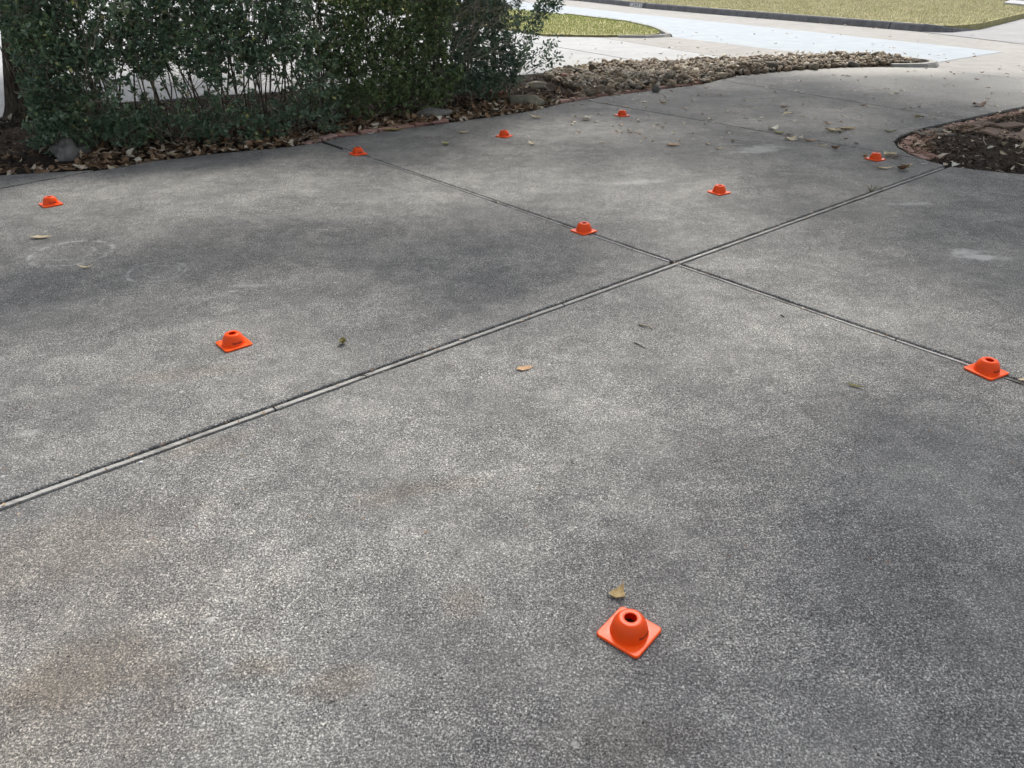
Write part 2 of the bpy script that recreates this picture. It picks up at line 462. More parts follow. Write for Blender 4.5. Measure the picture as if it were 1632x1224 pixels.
def clip_cells(outline, cuts):
    """cut a polygon by lines; cuts = [(p0, p1, gap, side)] keeps the left (+1) or right (-1) side; returns polygons"""
    bm = bmesh.new()
    bm.faces.new([bm.verts.new((p[0], p[1], 0)) for p in outline])
    for p0, p1, gap, side in cuts:
        d = (p1 - p0).normalized(); n = Vector((-d.y, d.x, 0)) * side
        co = p0 + n * gap * .5
        bmesh.ops.bisect_plane(bm, geom=bm.verts[:] + bm.edges[:] + bm.faces[:], plane_co=co, plane_no=n, clear_inner=True)
    res = []
    for f in bm.faces:
        pts = [v.co.copy() for v in f.verts]
        f.normal_update()
        if f.normal.z < 0: pts.reverse()
        if f.calc_area() > .01: res.append(pts)
    bm.free()
    return res

def slab(name, pts, z, mat, depth=.13, lip=.006, jitter=.0016, seg=.07, parent=None):
    """a cast slab: uneven rounded rim, flat top"""
    ring = []
    n = len(pts)
    for i in range(n):
        a, b = pts[i], pts[(i + 1) % n]
        L = (b - a).length
        near = min(a.length, b.length)
        k = max(1, int(L / (seg if near < 14 else seg * 8))) if L < 40 else 1
        for j in range(k): ring.append(a.lerp(b, j / k))
    m = len(ring)
    nrm = []
    for i in range(m):
        t = (ring[(i + 1) % m] - ring[i - 1])
        if t.length < 1e-6: t = Vector((1, 0, 0))
        t.normalize(); nrm.append(Vector((t.y, -t.x, 0)))        # outward for ccw
    rings = []
    for inset, dz in ((lip * 1.3, 0), (lip * .35, -lip * .4), (0, -lip * 1.2), (0, -depth)):
        rings.append([ring[i] - nrm[i] * (inset + (random.gauss(0, jitter) if dz == 0 else 0) + .0022 * noise.noise(ring[i] * 22) + .0022 * noise.noise(ring[i] * 5)) + Vector((0, 0, z + dz)) for i in range(m)])
    bm = bmesh.new()
    V = [[bm.verts.new(p) for p in r] for r in rings]
    for a, b in zip(V, V[1:]):
        for i in range(m):
            j = (i + 1) % m
            f = bm.faces.new((a[j], a[i], b[i], b[j])); f.smooth = True
    bmesh.ops.recalc_face_normals(bm, faces=bm.faces[:])
    co, _, tri, *_r = delaunay_2d_cdt([Vector((p.x, p.y)) for p in rings[0]], [], [list(range(m))], 1, 1e-5)
    tv = [bm.verts.new((c.x, c.y, z)) for c in co]
    for t in tri:
        f = bm.faces.new([tv[q] for q in t]); f.normal_update()
        if f.normal.z < 0: f.normal_flip()
    bmesh.ops.remove_doubles(bm, verts=bm.verts[:], dist=2e-5)
    me = bpy.data.meshes.new(name); bm.to_mesh(me); bm.free()
    me.materials.append(mat)
    return link(bpy.data.objects.new(name, me), parent)

nb = tag(empty("neighbour_driveway"), "pale grey concrete drive behind the hedge and rocks", kind="structure")
J1 = (at(850, 68), at(1010, 95)); J2 = (at(960, 60), at(1130, 87))
for cuts, mt in (([(J1[0], J1[1], .02, -1)], DRIVE2), ([(J1[0], J1[1], .02, 1), (J2[0], J2[1], .012, -1)], DRIVE2), ([(J2[0], J2[1], .012, 1)], STREET)):
    for poly in clip_cells(nd_outline, cuts):
        slab("slab", poly, -.004, mt, .1, .006, .001, .3, nb)

# ------------------------------------------------------------------ our driveway: slabs, wooden joint boards
EDGE = P((-420, 318), (-160, 292), (0, 279), (90, 274), (170, 270), (230, 259), (330, 246), (440, 236), (500, 229), (540, 219), (640, 206), (720, 195), (800, 184), (850, 176),
         (900, 164), (960, 154), (1040, 144), (1120, 134), (1170, 121), (1260, 112.5), (1340, 108), (1400, 107), (1490, 108))
BED_R = P((1632, 169), (1560, 184), (1500, 197), (1462, 206), (1436, 215), (1424, 225), (1432, 236), (1452, 247), (1485, 258), (1520, 266), (1570, 272), (1632, 278))
bed_far, bed_near = at(1632, 169), at(1632, 278)
outline = list(EDGE) + [Vector((7.45, 10.2, 0))] + BED_R + [Vector((6.2, 4.2, 0)), Vector((7.2, 2.4, 0)), Vector((7, -3.5, 0)), Vector((-8, -3.5, 0)), Vector((-9.5, 3.0, 0))]
outline = [Vector((p.x, p.y, 0)) for p in outline]
drive = tag(empty("driveway"), "weathered dark grey concrete driveway cast in slabs", kind="structure")
GA, GB, GT = .052, .042, .011
def cut(Lx, gap, side): return (Lx[0], Lx[1], gap, side)
cells = [
    [cut(LINE_A, GA, -1), cut(LINE_B, GB, -1)],
    [cut(LINE_A, GA, -1), cut(LINE_B, GB, 1)],
    [cut(LINE_A, GA, 1), cut(LINE_B, GB, -1), cut(LINE_D, .034, -1)],
    [cut(LINE_A, GA, 1), cut(LINE_B, GB, -1), cut(LINE_D, .034, 1)],
    [cut(LINE_A, GA, 1), cut(LINE_B, GB, 1), cut(LINE_C, GT, -1)],
    [cut(LINE_A, GA, 1), cut(LINE_C, GT, 1), cut(LINE_E, GT, -1)],
    [cut(LINE_A, GA, 1), cut(LINE_E, GT, 1)],
]
for c in cells:
    for poly in clip_cells(outline, c):
        slab("slab", poly, 0.0, CONCRETE, parent=drive)
sheet("joint_bed", outline, -.011, BASE, parent=drive)

BOARD_A, BOARD_B = board_mat(ANG_A, "weathered_board_long"), board_mat(ANG_B, "weathered_board_cross")
def joint_board(line, ext0, ext1, width, pieces, sag):
    d = (line[1] - line[0]).normalized(); n = Vector((-d.y, d.x, 0))
    a = line[0] - d * ext0; L = (line[1] - line[0]).length + ext0 + ext1
    edges = [0] + sorted(pieces) + [L]
    for s0, s1 in zip(edges, edges[1:]):
        if s1 - s0 < .1: continue
        k = max(4, int((s1 - s0) / .06)); V, F = [], []
        shift = random.uniform(-.002, .002); dz0 = random.uniform(-.004, 0)
        for i in range(k + 1):
            s = s0 + .004 + (s1 - s0 - .008) * i / k
            c = a + d * s + n * (shift + .0022 * noise.noise(Vector((s * 1.3, line[0].x, 0))))
            z = -.0015 + dz0 * .5 + sag * .5 * noise.noise(Vector((s * .9, 7, line[0].y))) + .0015 * noise.noise(Vector((s * 9, 3, 1)))
            w = width * .5 * (1 + .12 * noise.noise(Vector((s * 5, 1, 9))))
            for q, (ww, zz) in enumerate(((-w, -.045), (-w, -.002), (-w * .85, 0), (0, -.0012), (w * .85, 0), (w, -.002), (w, -.045))):
                p = c + n * ww; V.append((p.x, p.y, z + zz))
        for i in range(k):
            for q in range(6):
                F.append((i * 7 + q, i * 7 + q + 1, (i + 1) * 7 + q + 1, (i + 1) * 7 + q))
        F += [tuple(range(7)), tuple(k * 7 + q for q in reversed(range(7)))]
        o = mesh("joint_board", V, F, BOARD_A if d.y > 0 else BOARD_B, drive)
        bm = bmesh.new(); bm.from_mesh(o.data); bmesh.ops.recalc_face_normals(bm, faces=bm.faces[:]); bm.to_mesh(o.data); bm.free()
def along(line, u, v, e): return (at(u, v) - line[0]).dot((line[1] - line[0]).normalized()) + e
XP = at(1080, 415)
joint_board(LINE_A, 3.0, .05, .020, [along(LINE_A, u, v, 3.0) for u, v in ((440, 652), (585, 600), (900, 485), (1240, 360), (1420, 298))], .004)
tb = (XP - LINE_B[0]).dot((LINE_B[1] - LINE_B[0]).normalized())
dB = (LINE_B[1] - LINE_B[0]).normalized()
joint_board((LINE_B[0], LINE_B[0] + dB * (tb - .02)), .25, 0, .015, [1.7], .005)
joint_board((LINE_B[0] + dB * (tb + .02), LINE_B[1]), 0, 2.4, .015, [1.25, 2.6], .005)

# ------------------------------------------------------------------ kerbs
def ribbon(name, line, inner, height, width, mat, parent, z0=-.03, batter=.03):
    """kerb section swept along a line; inner = +1/-1 side on which the kerb body lies"""
    V, F = [], []
    m = len(line)
    for i, p in enumerate(line):
        t = (line[min(i + 1, m - 1)] - line[max(i - 1, 0)]).normalized(); n = Vector((-t.y, t.x, 0)) * inner
        for dd, zz in ((0, -.1), (0, 0), (batter, height - .025), (batter + .02, height), (width, height), (width, -.1)):
            q = p + n * dd; V.append((q.x, q.y, z0 + zz))
    for i in range(m - 1):
        for q in range(5): F.append((i * 6 + q, (i + 1) * 6 + q, (i + 1) * 6 + q + 1, i * 6 + q + 1))
    F += [tuple(range(6)), tuple((m - 1) * 6 + q for q in reversed(range(6)))]
    o = mesh(name, V, F, mat, parent)
    bm = bmesh.new(); bm.from_mesh(o.data); bmesh.ops.recalc_face_normals(bm, faces=bm.faces[:]); bm.to_mesh(o.data); bm.free()
    return o

def resample(line, step):
    res = []
    for a, b in zip(line, line[1:]):
        k = max(1, int((b - a).length / step))
        for j in range(k): res.append(a.lerp(b, j / k))
    res.append(line[-1]); return res

far_kerb = tag(empty("far_kerb"), "dark weathered kerb on the far side of the street", kind="structure")
secA = [kerb_line[0], at(932, 1), at(1024, 11.2)]
secB = P((1027, 11.6), (1130, 20.5), (1240, 29.5), (1320, 36), (1415.5, 43.9))
secC = P((1417.5, 44), (1470, 48.5))
for sec in (secA, secB, secC): ribbon("kerb_stone", resample(sec, 1.0), 1, .15, .17, KERB, far_kerb)
# the last stone runs down to the level of the opposite drive
V, F = [], []
ln = resample(P((1470.5, 48.5), (1500, 49.8), (1520, 49.9), (1545, 47.5), (1563, 45)), .25)
for i, p in enumerate(ln):
    t = (ln[min(i + 1, len(ln) - 1)] - ln[max(i - 1, 0)]).normalized(); n = Vector((-t.y, t.x, 0))
    h = .15 * (1 - i / (len(ln) - 1)) ** 1.2 + .01
    for dd, zz in ((0, -.1), (0, 0), (.03, h * .8), (.05, h), (.17, h), (.17, -.1)):
        q = p + n * dd; V.append((q.x, q.y, -.03 + zz))
for i in range(len(ln) - 1):
    for q in range(5): F.append((i * 6 + q, i * 6 + q + 1, (i + 1) * 6 + q + 1, (i + 1) * 6 + q))
mesh("kerb_stone", V, F, KERB, far_kerb)

# painted house number on the kerb face
def text_mesh(txt, size, extrude=.0, thick=.0):
    cu = bpy.data.curves.new("txt", 'FONT'); cu.body = txt; cu.size = size; cu.extrude = extrude; cu.align_x = 'CENTER'; cu.align_y = 'CENTER'
    cu.resolution_u = 3; cu.offset = thick
    o = bpy.data.objects.new("txt", cu); col.objects.link(o)
    dg = bpy.context.evaluated_depsgraph_get(); dg.update()
    me = bpy.data.meshes.new_from_object(o.evaluated_get(dg))
    bpy.data.objects.remove(o); return me
ka, kb = at(1003.5, 8.9), at(1022.5, 11.0)
kc = (ka + kb) * .5; kd = (kb - ka); kw = kd.length; kd.normalize(); kn = Vector((kd.y, -kd.x, 0))
tilt = math.atan2(.03, .125)
M = Matrix.Translation(kc + kn * .004 + Vector((0, 0, -.03 + .066))) @ Matrix(((kd.x, -kn.x * math.sin(tilt), kn.x, 0), (kd.y, -kn.y * math.sin(tilt), kn.y, 0), (0, math.cos(tilt), math.sin(tilt), 0), (0, 0, 0, 1)))
o = mesh("number_panel", [(-kw / 2, -.052, 0), (kw / 2, -.052, 0), (kw / 2, .052, 0), (-kw / 2, .052, 0)], [(0, 1, 2, 3)], WHITE_PAINT, far_kerb); o.matrix_world = M @ Matrix.Translation((0, 0, -.012))
tag(o, "white painted panel with the black house number on the kerb")
me = text_mesh("12831", .105)
xs = [v.co.x for v in me.vertices]; sx = kw * .86 / (max(xs) - min(xs))
for v in me.vertices: v.co.x *= sx
me.materials.append(BLACK_PAINT)
o = link(bpy.data.objects.new("number", me), far_kerb); o.matrix_world = M @ Matrix.Translation((0, 0, -.008))

# ------------------------------------------------------------------ lawns
def inside(pts, X, Y):
    c = np.zeros(len(X), bool); n = len(pts)
    for i in range(n):
        x0, y0, x1, y1 = pts[i][0], pts[i][1], pts[(i + 1) % n][0], pts[(i + 1) % n][1]
        with np.errstate(divide='ignore', invalid='ignore'):
            c ^= ((y0 > Y) != (y1 > Y)) & (X < (x1 - x0) * (Y - y0) / (y1 - y0 + 1e-12) + x0)
    return c

def grass(name, poly, box, n, z, h, w, mat, parent):
    X = rng.uniform(box[0], box[1], n); Y = rng.uniform(box[2], box[3], n)
    k = inside(poly, X, Y); X, Y = X[k], Y[k]; n = len(X)
    a = rng.uniform(0, 2 * np.pi, n); hh = h * rng.uniform(.5, 1.3, n); lean = rng.uniform(.1, .9, n) * hh; la = rng.uniform(0, 2 * np.pi, n)
    ww = w * rng.uniform(.6, 1.4, n)
    V = np.zeros((n, 3, 3))
    V[:, 0] = np.stack([X - np.cos(a) * ww, Y - np.sin(a) * ww, np.full(n, z - .01)], 1)
    V[:, 1] = np.stack([X + np.cos(a) * ww, Y + np.sin(a) * ww, np.full(n, z - .01)], 1)
    V[:, 2] = np.stack([X + np.cos(la) * lean, Y + np.sin(la) * lean, z + hh], 1)
    return np_mesh(name, V.reshape(-1, 3), np.arange(n * 3), 3, mat, parent)

lawn_front = [p + Vector((SN.x, SN.y, 0)) * .165 for p in [kerb_line[0]] + P((932, 1), (1240, 29.5), (1417, 44), (1470, 48.5), (1510, 49.7))]
lawn_poly = lawn_front + P((1545, 46.8), (1563, 44.8), (1632, 27.5), (1760, -9)) + [Vector((60, 90, 0)), Vector((-60, 110, 0))]
lawn = tag(sheet("far_lawn", lawn_poly, .105, LAWN, .25), "straw-coloured winter lawn across the street", kind="structure")
tag(grass("far_lawn_grass", lawn_poly, (1.5, 17, 18.5, 34), 130000, .105, .05, .007, GRASS_FAR, None), "short straw-coloured grass of the far lawn", "grass", kind="stuff")

isl_poly = [off(at(845, 18.5), SD, -45)] + P((845, 18.5), (900, 24), (960, 30), (1000, 35.5), (1030, 42), (1046, 48), (1052, 53), (1035, 56), (960, 57), (870, 55.5)) + [off(at(870, 55.5), SD, -45) + SN * -1.5]
tag(sheet("grass_island", isl_poly, .012, LAWN, .2), "narrow grass verge between street and neighbouring drive", kind="structure")
tag(grass("verge_grass", isl_poly, (-10, 3.6, 16.5, 34), 150000, .012, .05, .006, GRASS_NEAR, None), "green grass of the verge beyond the hedge", "grass", kind="stuff")
nubk = tag(empty("verge_kerb"), "pale rounded kerb end at the tip of the grass verge", kind="structure")
ribbon("kerb_stone", resample(P((985, 59.8), (1030, 60.2), (1060, 58.6), (1070, 57)), .12), 1, .05, .12, KERB_PALE, nubk, -.012, .02)
ribbon("kerb_stone", resample(P((1072, 56.6), (1062, 51), (1046, 44.5), (1006, 35.5), (905, 23)), .3), 1, .055, .12, KERB_PALE, nubk, -.02, .02)

# walkway and dark planted strip at the far house
tag(sheet("walkway", P((1597, 13.2), (1640, 17.8), (1700, 24), (1700, 16.5), (1640, 10.8), (1608, 8.6)), .165, DRIVE2, .07), "short pale concrete walk on the far lawn", kind="structure")
tag(sheet("far_bed", P((1530, -1.2), (1632, 10), (1700, 17), (1700, 13.5), (1632, 7.2), (1560, -.6)), .172, SOIL, .08), "dark planted strip at the far edge of the lawn", kind="structure")

# ------------------------------------------------------------------ planting bed under the hedge, with soil relief
def relief(name, poly, box, step, zfun, mat, parent=None):
    nx, ny = int((box[1] - box[0]) / step), int((box[3] - box[2]) / step)
    X = np.linspace(box[0], box[1], nx); Y = np.linspace(box[2], box[3], ny)
    GX, GY = np.meshgrid(X, Y, indexing='ij')
    cx = (GX[:-1, :-1] + step / 2).ravel(); cy = (GY[:-1, :-1] + step / 2).ravel()
    k = inside(poly, cx, cy).reshape(nx - 1, ny - 1)
    V = [(x, y, zfun(x, y)) for x, y in zip(GX.ravel(), GY.ravel())]
    F = [(i * ny + j, (i + 1) * ny + j, (i + 1) * ny + j + 1, i * ny + j + 1) for i in range(nx - 1) for j in range(ny - 1) if k[i, j]]
    o = mesh(name, V, F, mat, parent, True)
    bm = bmesh.new(); bm.from_mesh(o.data); bmesh.ops.delete(bm, geom=[v for v in bm.verts if not v.link_faces], context='VERTS'); bm.to_mesh(o.data); bm.free()
    return o

bed_poly = [Vector((p.x, p.y, 0)) for p in EDGE[:-1]] + [Vector((p.x, p.y, 0)) for p in reversed(BED_BACK)]
def soil_z(x, y):
    return -.012 + .026 * noise.noise(Vector((x * 3.1, y * 3.1, 0))) + .014 * noise.noise(Vector((x * 11, y * 11, 5)))
bed = tag(relief("planting_bed", bed_poly, (-8.5, 7.6, 4.8, 14.2), .06, soil_z, SOIL), "dark soil bed under the hedge, covered in dead leaves", kind="structure")
sheet("subsoil", bed_poly, -.055, SOIL, parent=bed)

mulch_poly = [Vector((p.x, p.y, 0)) for p in BED_R] + [Vector((6.2, 4.3, 0)), Vector((9.9, 5.6, 0)), Vector((7.45, 10.2, 0))]
def mulch_z(x, y): return -.026 + .009 * noise.noise(Vector((x * 4, y * 4, 2))) + .007 * noise.noise(Vector((x * 15, y * 15, 8)))
mbed = tag(relief("mulch_bed", mulch_poly, (3.3, 11.0, 4.2, 10.5), .05, mulch_z, SOIL), "dark brown mulch bed at the right of the driveway", kind="structure")
sheet("subsoil", mulch_poly, -.10, SOIL, parent=mbed)

# ------------------------------------------------------------------ dry leaf shapes (shared meshes)
def leaf_mesh(name, L, W, curl, fold, lobes, mat, seed, twist=0.0):
    rs = random.Random(seed)
    n = 7; V, F = [], []
    for i in range(n + 1):
        t = i / n
        w = W * .5 * (math.sin(math.pi * min(1, t ** .8 * 1.0)) ** .8 + .02)
        if lobes < 0: w = W * .5 * (1 - t) ** .8 * min(1, .55 + t * 6)
        elif lobes: w *= 1 + lobes * math.sin(t * math.pi * 5 + seed)
        bend = curl * (t - .5) ** 2 * 4
        tw = twist * (t - .5)
        for sgn in (-1, 0, 1):
            x = sgn * w * (1 + rs.uniform(-.12, .12)); z = bend * L + fold * abs(sgn) * w + rs.uniform(-.03, .03) * W
            V.append(((t - .5) * L, x * math.cos(tw) - z * math.sin(tw) * .3, z + x * math.sin(tw)))
    for i in range(n):
        for q in range(2):
            a = i * 3 + q; F.append((a, a + 1, a + 4, a + 3))
    # stalk
    b = len(V)
    V += [(.5 * L, -.0012, V[n * 3 + 1][2]), (.5 * L, .0012, V[n * 3 + 1][2]), (.5 * L + .22 * L, .0006 + .04 * L, V[n * 3 + 1][2] + .05 * L), (.5 * L + .22 * L, -.0006 + .04 * L, V[n * 3 + 1][2] + .05 * L)]
    F.append((b, b + 1, b + 2, b + 3))
    zmin = min(v[2] for v in V)
    V = [(x, y, z - zmin + .0015) for x, y, z in V]
    me = bpy.data.meshes.new(name); me.from_pydata(V, [], F); me.update()
    me.polygons.foreach_set("use_smooth", [True] * len(me.polygons)); me.materials.append(mat)
    return me
SHAPES = [(.075, .034, .10, .35, .10), (.085, .030, .22, .6, .0), (.065, .040, .05, .25, .22), (.09, .036, -.12, .5, .16), (.06, .026, .30, .8, 0), (.10, .030, .16, .4, .12), (.07, .045, .12, -.4, .25)]
LITTER = [leaf_mesh("dry_leaf", *s5, LEAF_DRY, i + 3, random.uniform(-.8, .8)) for i, s5 in enumerate(SHAPES)]
PALE = [leaf_mesh("dry_leaf", *s5, LEAF_PALE, i + 20, random.uniform(-.8, .8)) for i, s5 in enumerate(SHAPES)]

def merged_leaves(name, items, src, mat, parent):
    """items: (loc, rot euler, scale) -> one mesh"""
    Vs, Fs, off_ = [], [], 0
    for k, (loc, rot, sc) in enumerate(items):
        me = src[k % len(src)]
        v = np.empty(len(me.vertices) * 3, np.float32); me.vertices.foreach_get("co", v); v = v.reshape(-1, 3)
        f = np.empty(len(me.loops), np.int32); me.loops.foreach_get("vertex_index", f)
        from mathutils import Euler
        m = np.array(Euler(rot).to_matrix()) * sc
        Vs.append(v @ m.T + np.array(loc)); Fs.append(f + off_); off_ += len(v)
    return np_mesh(name, np.concatenate(Vs), np.concatenate(Fs), 4, mat, parent, True)

# litter on the hedge bed: densest along the front edge
front = resample([Vector((p.x, p.y, 0)) for p in EDGE[1:20]], .05)
cand = []
for _ in range(4600):
    p = random.choice(front); i = front.index(p)
    t = (front[min(i + 1, len(front) - 1)] - front[max(i - 1, 0)]).normalized(); n = Vector((-t.y, t.x, 0))
    d = abs(random.gauss(0, .55)) + (.085 if -1.9 < p.x < -.6 and random.random() < .85 else 0)
    q = p + n * d + t * random.uniform(-.05, .05)
    if p.x > .6 and random.random() < .75: continue
    if p.x < -3.5 and d > .12 and random.random() < .7: continue
    cand.append((q, d))
ok = inside(bed_poly, np.array([c[0].x for c in cand]), np.array([c[0].y for c in cand]))
cand = [c for c, k in zip(cand, ok) if k]
cand.sort(key=lambda c: c[1])
items = []
for i, (q, d) in enumerate(cand):
    lift = abs(random.gauss(0, .016)) * (1 if d > .03 else .4)
    items.append(((q.x, q.y, soil_z(q.x, q.y) + .006 + lift), (random.gauss(0, .38), random.gauss(0, .38), random.uniform(0, 6.3)), random.uniform(.45, 1.3)))
near_items = items[:900:4]; rest = [it for k, it in enumerate(items) if not (k < 900 and k % 4 == 0)]
for k, (loc, rot, sc) in enumerate(near_items):
    inst(LITTER[k % 7] if k % 5 else PALE[k % 7], "dry_leaf", loc, rot, (sc,) * 3, bed)
tag(merged_leaves("leaf_litter", rest, LITTER, LEAF_DRY_I, bed), kind="stuff")

# mulch: bark chips and small pale leaves
def chips(name, poly, box, n, zf, size, mat, parent):
    X = rng.uniform(box[0], box[1], n); Y = rng.uniform(box[2], box[3], n)
    k = inside(poly, X, Y); X, Y = X[k], Y[k]; n = len(X)
    Z = np.array([zf(x, y) for x, y in zip(X, Y)]) + rng.uniform(.002, .014, n)
    a = rng.uniform(0, 2 * np.pi, n); L = size * rng.uniform(.5, 1.8, n); W = L * rng.uniform(.12, .45, n); tz = rng.normal(0, .35, n); tx = rng.normal(0, .5, n)
    ux = np.stack([np.cos(a), np.sin(a), tz], 1) * L[:, None]; uy = np.stack([-np.sin(a), np.cos(a), tx], 1) * W[:, None]
    C = np.stack([X, Y, Z], 1)
    V = np.stack([C - ux - uy, C + ux - uy * .6, C + ux * .9 + uy, C - ux + uy * .7], 1)
    return np_mesh(name, V.reshape(-1, 3), np.arange(n * 4), 4, mat, parent)
def chip_mat():
    s = NT("bark_chips")
    c = s.ramp(s.island(), [(0, (.012, .009, .007)), (.55, (.040, .028, .022)), (.8, (.09, .062, .046)), (.92, (.20, .15, .11)), (.97, (.40, .33, .25)), (1, (.60, .53, .42))])
    return s.bsdf(c, .9, .15)
CHIP = chip_mat()
tag(chips("bark_chips", mulch_poly, (3.3, 8.5, 4.2, 10.5), 48000, mulch_z, .011, CHIP, mbed), kind="stuff")
tag(chips("bark_chips", bed_poly, (-6, 3, 5, 12.5), 30000, soil_z, .016, CHIP, bed), kind="stuff")

# ------------------------------------------------------------------ bricks and stones
def box_mesh(name, L, W, H, mat, bev=.006, rough=.0, seed=0):
    bm = bmesh.new(); bmesh.ops.create_cube(bm, size=1.0)
    for v in bm.verts: v.co = Vector((v.co.x * L, v.co.y * W, v.co.z * H))
    bmesh.ops.bevel(bm, geom=bm.edges[:], offset=bev, segments=1, affect='EDGES')
    rs = random.Random(seed)
    for v in bm.verts: v.co += Vector((rs.gauss(0, rough), rs.gauss(0, rough), rs.gauss(0, rough)))
    me = bpy.data.meshes.new(name); bm.to_mesh(me); bm.free(); me.materials.append(mat)
    return me
BR = [box_mesh("brick", .195, .09, .055, BRICK, .008, .0022, i) for i in range(4)]

def brick_row(root, line, inset, side, start, count, step, z, along_edge=True):
    pts = resample(line, .02); acc = 0; dist = [0]
    for a, b in zip(pts, pts[1:]): acc += (b - a).length; dist.append(acc)
    for k in range(count):
        s = start + k * step
        i = min(range(len(dist)), key=lambda j: abs(dist[j] - s))
        if dist[i] + .02 < s: break
        t = (pts[min(i + 3, len(pts) - 1)] - pts[max(i - 3, 0)]).normalized(); n = Vector((-t.y, t.x, 0)) * side
        c = pts[i] + n * inset
        inst(BR[k % 4], "brick", (c.x, c.y, z + random.uniform(-.006, .006)), (random.gauss(0, .03), random.gauss(0, .03), math.atan2(t.y, t.x) + (0 if along_edge else math.pi / 2) + random.gauss(0, .04)), (random.uniform(.95, 1.02),) * 3, root)

edge_line = [Vector((p.x, p.y, 0)) for p in EDGE]
bl1 = P((500, 228), (540, 218), (640, 205), (720, 194))
r1 = tag(empty("brick_edging", bl1[0]), "low red brick edging at the hedge beside the joint", "edging", "brick edgings of the beds")
r1.location = (0, 0, 0)
brick_row(r1, bl1, .045, 1, .02, 9, .205, -.008)
r2 = tag(empty("brick_edging"), "pinkish brick edging peeking out below the river rocks", "edging", "brick edgings of the beds")
brick_row(r2, P((900, 163.5), (960, 153.5), (1040, 143.5), (1120, 133.5)), .05, 1, .05, 14, .205, -.006)
r3 = tag(empty("brick_edging"), "curved double row of pink bricks around the mulch bed tip", "edging", "brick edgings of the beds")
bl3 = P((1632, 170), (1560, 185), (1500, 198), (1462, 207), (1438, 216), (1428, 226), (1436, 236), (1456, 246))
brick_row(r3, bl3, .075, 1, .05, 24, .21, -.038)
brick_row(r3, bl3, .18, 1, 2.3, 6, .215, -.044)

o = inst(BR[0], "brick", at(908, 128) + Vector((0, 0, .05)), (.05, .04, .2)); o.scale = (1.15, 1.1, 1.2)
tag(o, "loose red brick lying on the soil left of the rocks", "brick")

def rock_mesh(name, seed, mat, sx=1, sy=1, sz=1, sub=2, rough=.18):
    bm = bmesh.new()
    if sub == 1:
        bmesh.ops.create_cube(bm, size=1.2); bmesh.ops.subdivide_edges(bm, edges=bm.edges[:], cuts=1, use_grid_fill=True)
    else:
        bmesh.ops.create_icosphere(bm, subdivisions=sub + 1, radius=1)
    o3 = Vector((seed * 7.3, seed * 3.1, seed))
    for v in bm.verts:
        d = v.co.normalized()
        r = 1 + rough * 1.6 * noise.noise(d * 1.3 + o3) + rough * .6 * noise.noise(d * 3 + o3)
        v.co = Vector((d.x * r * sx, d.y * r * sy, d.z * r * sz))
    for f in bm.faces: f.smooth = True
    me = bpy.data.meshes.new(name); bm.to_mesh(me); bm.free(); me.materials.append(mat)
    return me

def stone(px, size, rot, mat, seed, label, lift=.5, rough=.28):
    p = at(*px)
    me = rock_mesh("edging_stone", seed, mat, size[0], size[1], size[2], 2, rough)
    o = inst(me, "edging_stone", (p.x, p.y, size[2] * lift - .01), (0, 0, rot))
    return tag(o, label, "stone", "single stones in the hedge bed")
stone((112, 248), (.12, .085, .105), .3, STONE, 1, "rounded grey stone at the bare left end of the hedge bed", .35, .5)
stone((28, 191), (.09, .06, .05), .1, STONE_P, 2, "small pale stone at the foot of the tree trunk", .5)
stone((690, 187), (.18, .10, .065), .25, STONE, 3, "flat grey stone at the bed edge below the middle shrub", .5)
stone((838, 167), (.20, .12, .075), .2, STONE_G, 4, "long greenish-brown stone at the right end of the hedge", .55)
stone((855, 139), (.14, .08, .05), -.4, STONE_P, 5, "pale tan stone on the soil behind the greenish one", .6)

# flagstones in the mulch bed
fl = tag(empty("flagstone_path"), "brown and grey flagstones lying in the mulch bed", "flagstones")
for k, (u, v, L, W, rz) in enumerate([(1535, 203, .42, .20, .5), (1570, 207, .40, .24, .45), (1602, 210, .36, .26, .5), (1638, 214, .36, .3, .4), (1500, 204, .34, .12, .5), (1492, 212, .36, .12, .1), (1560, 197, .4, .13, .5), (1610, 198, .4, .12, .5)]):
    p = at(u, v)
    inst(box_mesh("flagstone", L, W, .04, PAVER, .008, .006, k), "flagstone", (p.x, p.y, -.041 + .003 * k), (random.gauss(0, .05), random.gauss(0, .05), rz), parent=fl)

# ------------------------------------------------------------------ river rocks
ROCK_POLY = P((925, 158), (960, 153), (1040, 143), (1120, 133), (1170, 121), (1260, 113), (1340, 108), (1400, 104), (1470, 101), (1440, 96), (1400, 93), (1330, 91), (1240, 94), (1100, 100), (960, 106), (890, 112), (862, 124), (895, 136), (930, 145))
rb_poly = [Vector((p.x, p.y, 0)) for p in ROCK_POLY]
def rock_z(x, y):
    return .055 + .035 * noise.noise(Vector((x * 1.7, y * 1.7, 3)))
rbed = tag(empty("rock_bed"), "bed of brown river rocks beside the driveway", "rock bed")
RMESH = [rock_mesh("river_rock", 10 + i, ROCK, 1, random.uniform(.6, .95), random.uniform(.5, .75), 1, .30) for i in range(9)]
pts = []
X = rng.uniform(.3, 7.5, 30000); Y = rng.uniform(8.8, 14.2, 30000)
k = inside(rb_poly, X, Y)
grid = {}
def try_rock(x, y, r):
    gx, gy = int(x / .3), int(y / .3)
    for i in (-1, 0, 1):
        for j in (-1, 0, 1):
            for (a, b, c) in grid.get((gx + i, gy + j), ()):
                if (a - x) ** 2 + (b - y) ** 2 < ((c + r) * .62) ** 2: return False
    grid.setdefault((gx, gy), []).append((x, y, r)); return True
for x, y in zip(X[k], Y[k]):
    u = random.random()
    r = random.uniform(.055, .095) if u < .2 else random.uniform(.024, .055)
    if try_rock(x, y, r): pts.append((x, y, r))
def px_size(p): return p[2] / (p[1] + .01)
pts.sort(key=px_size, reverse=True)
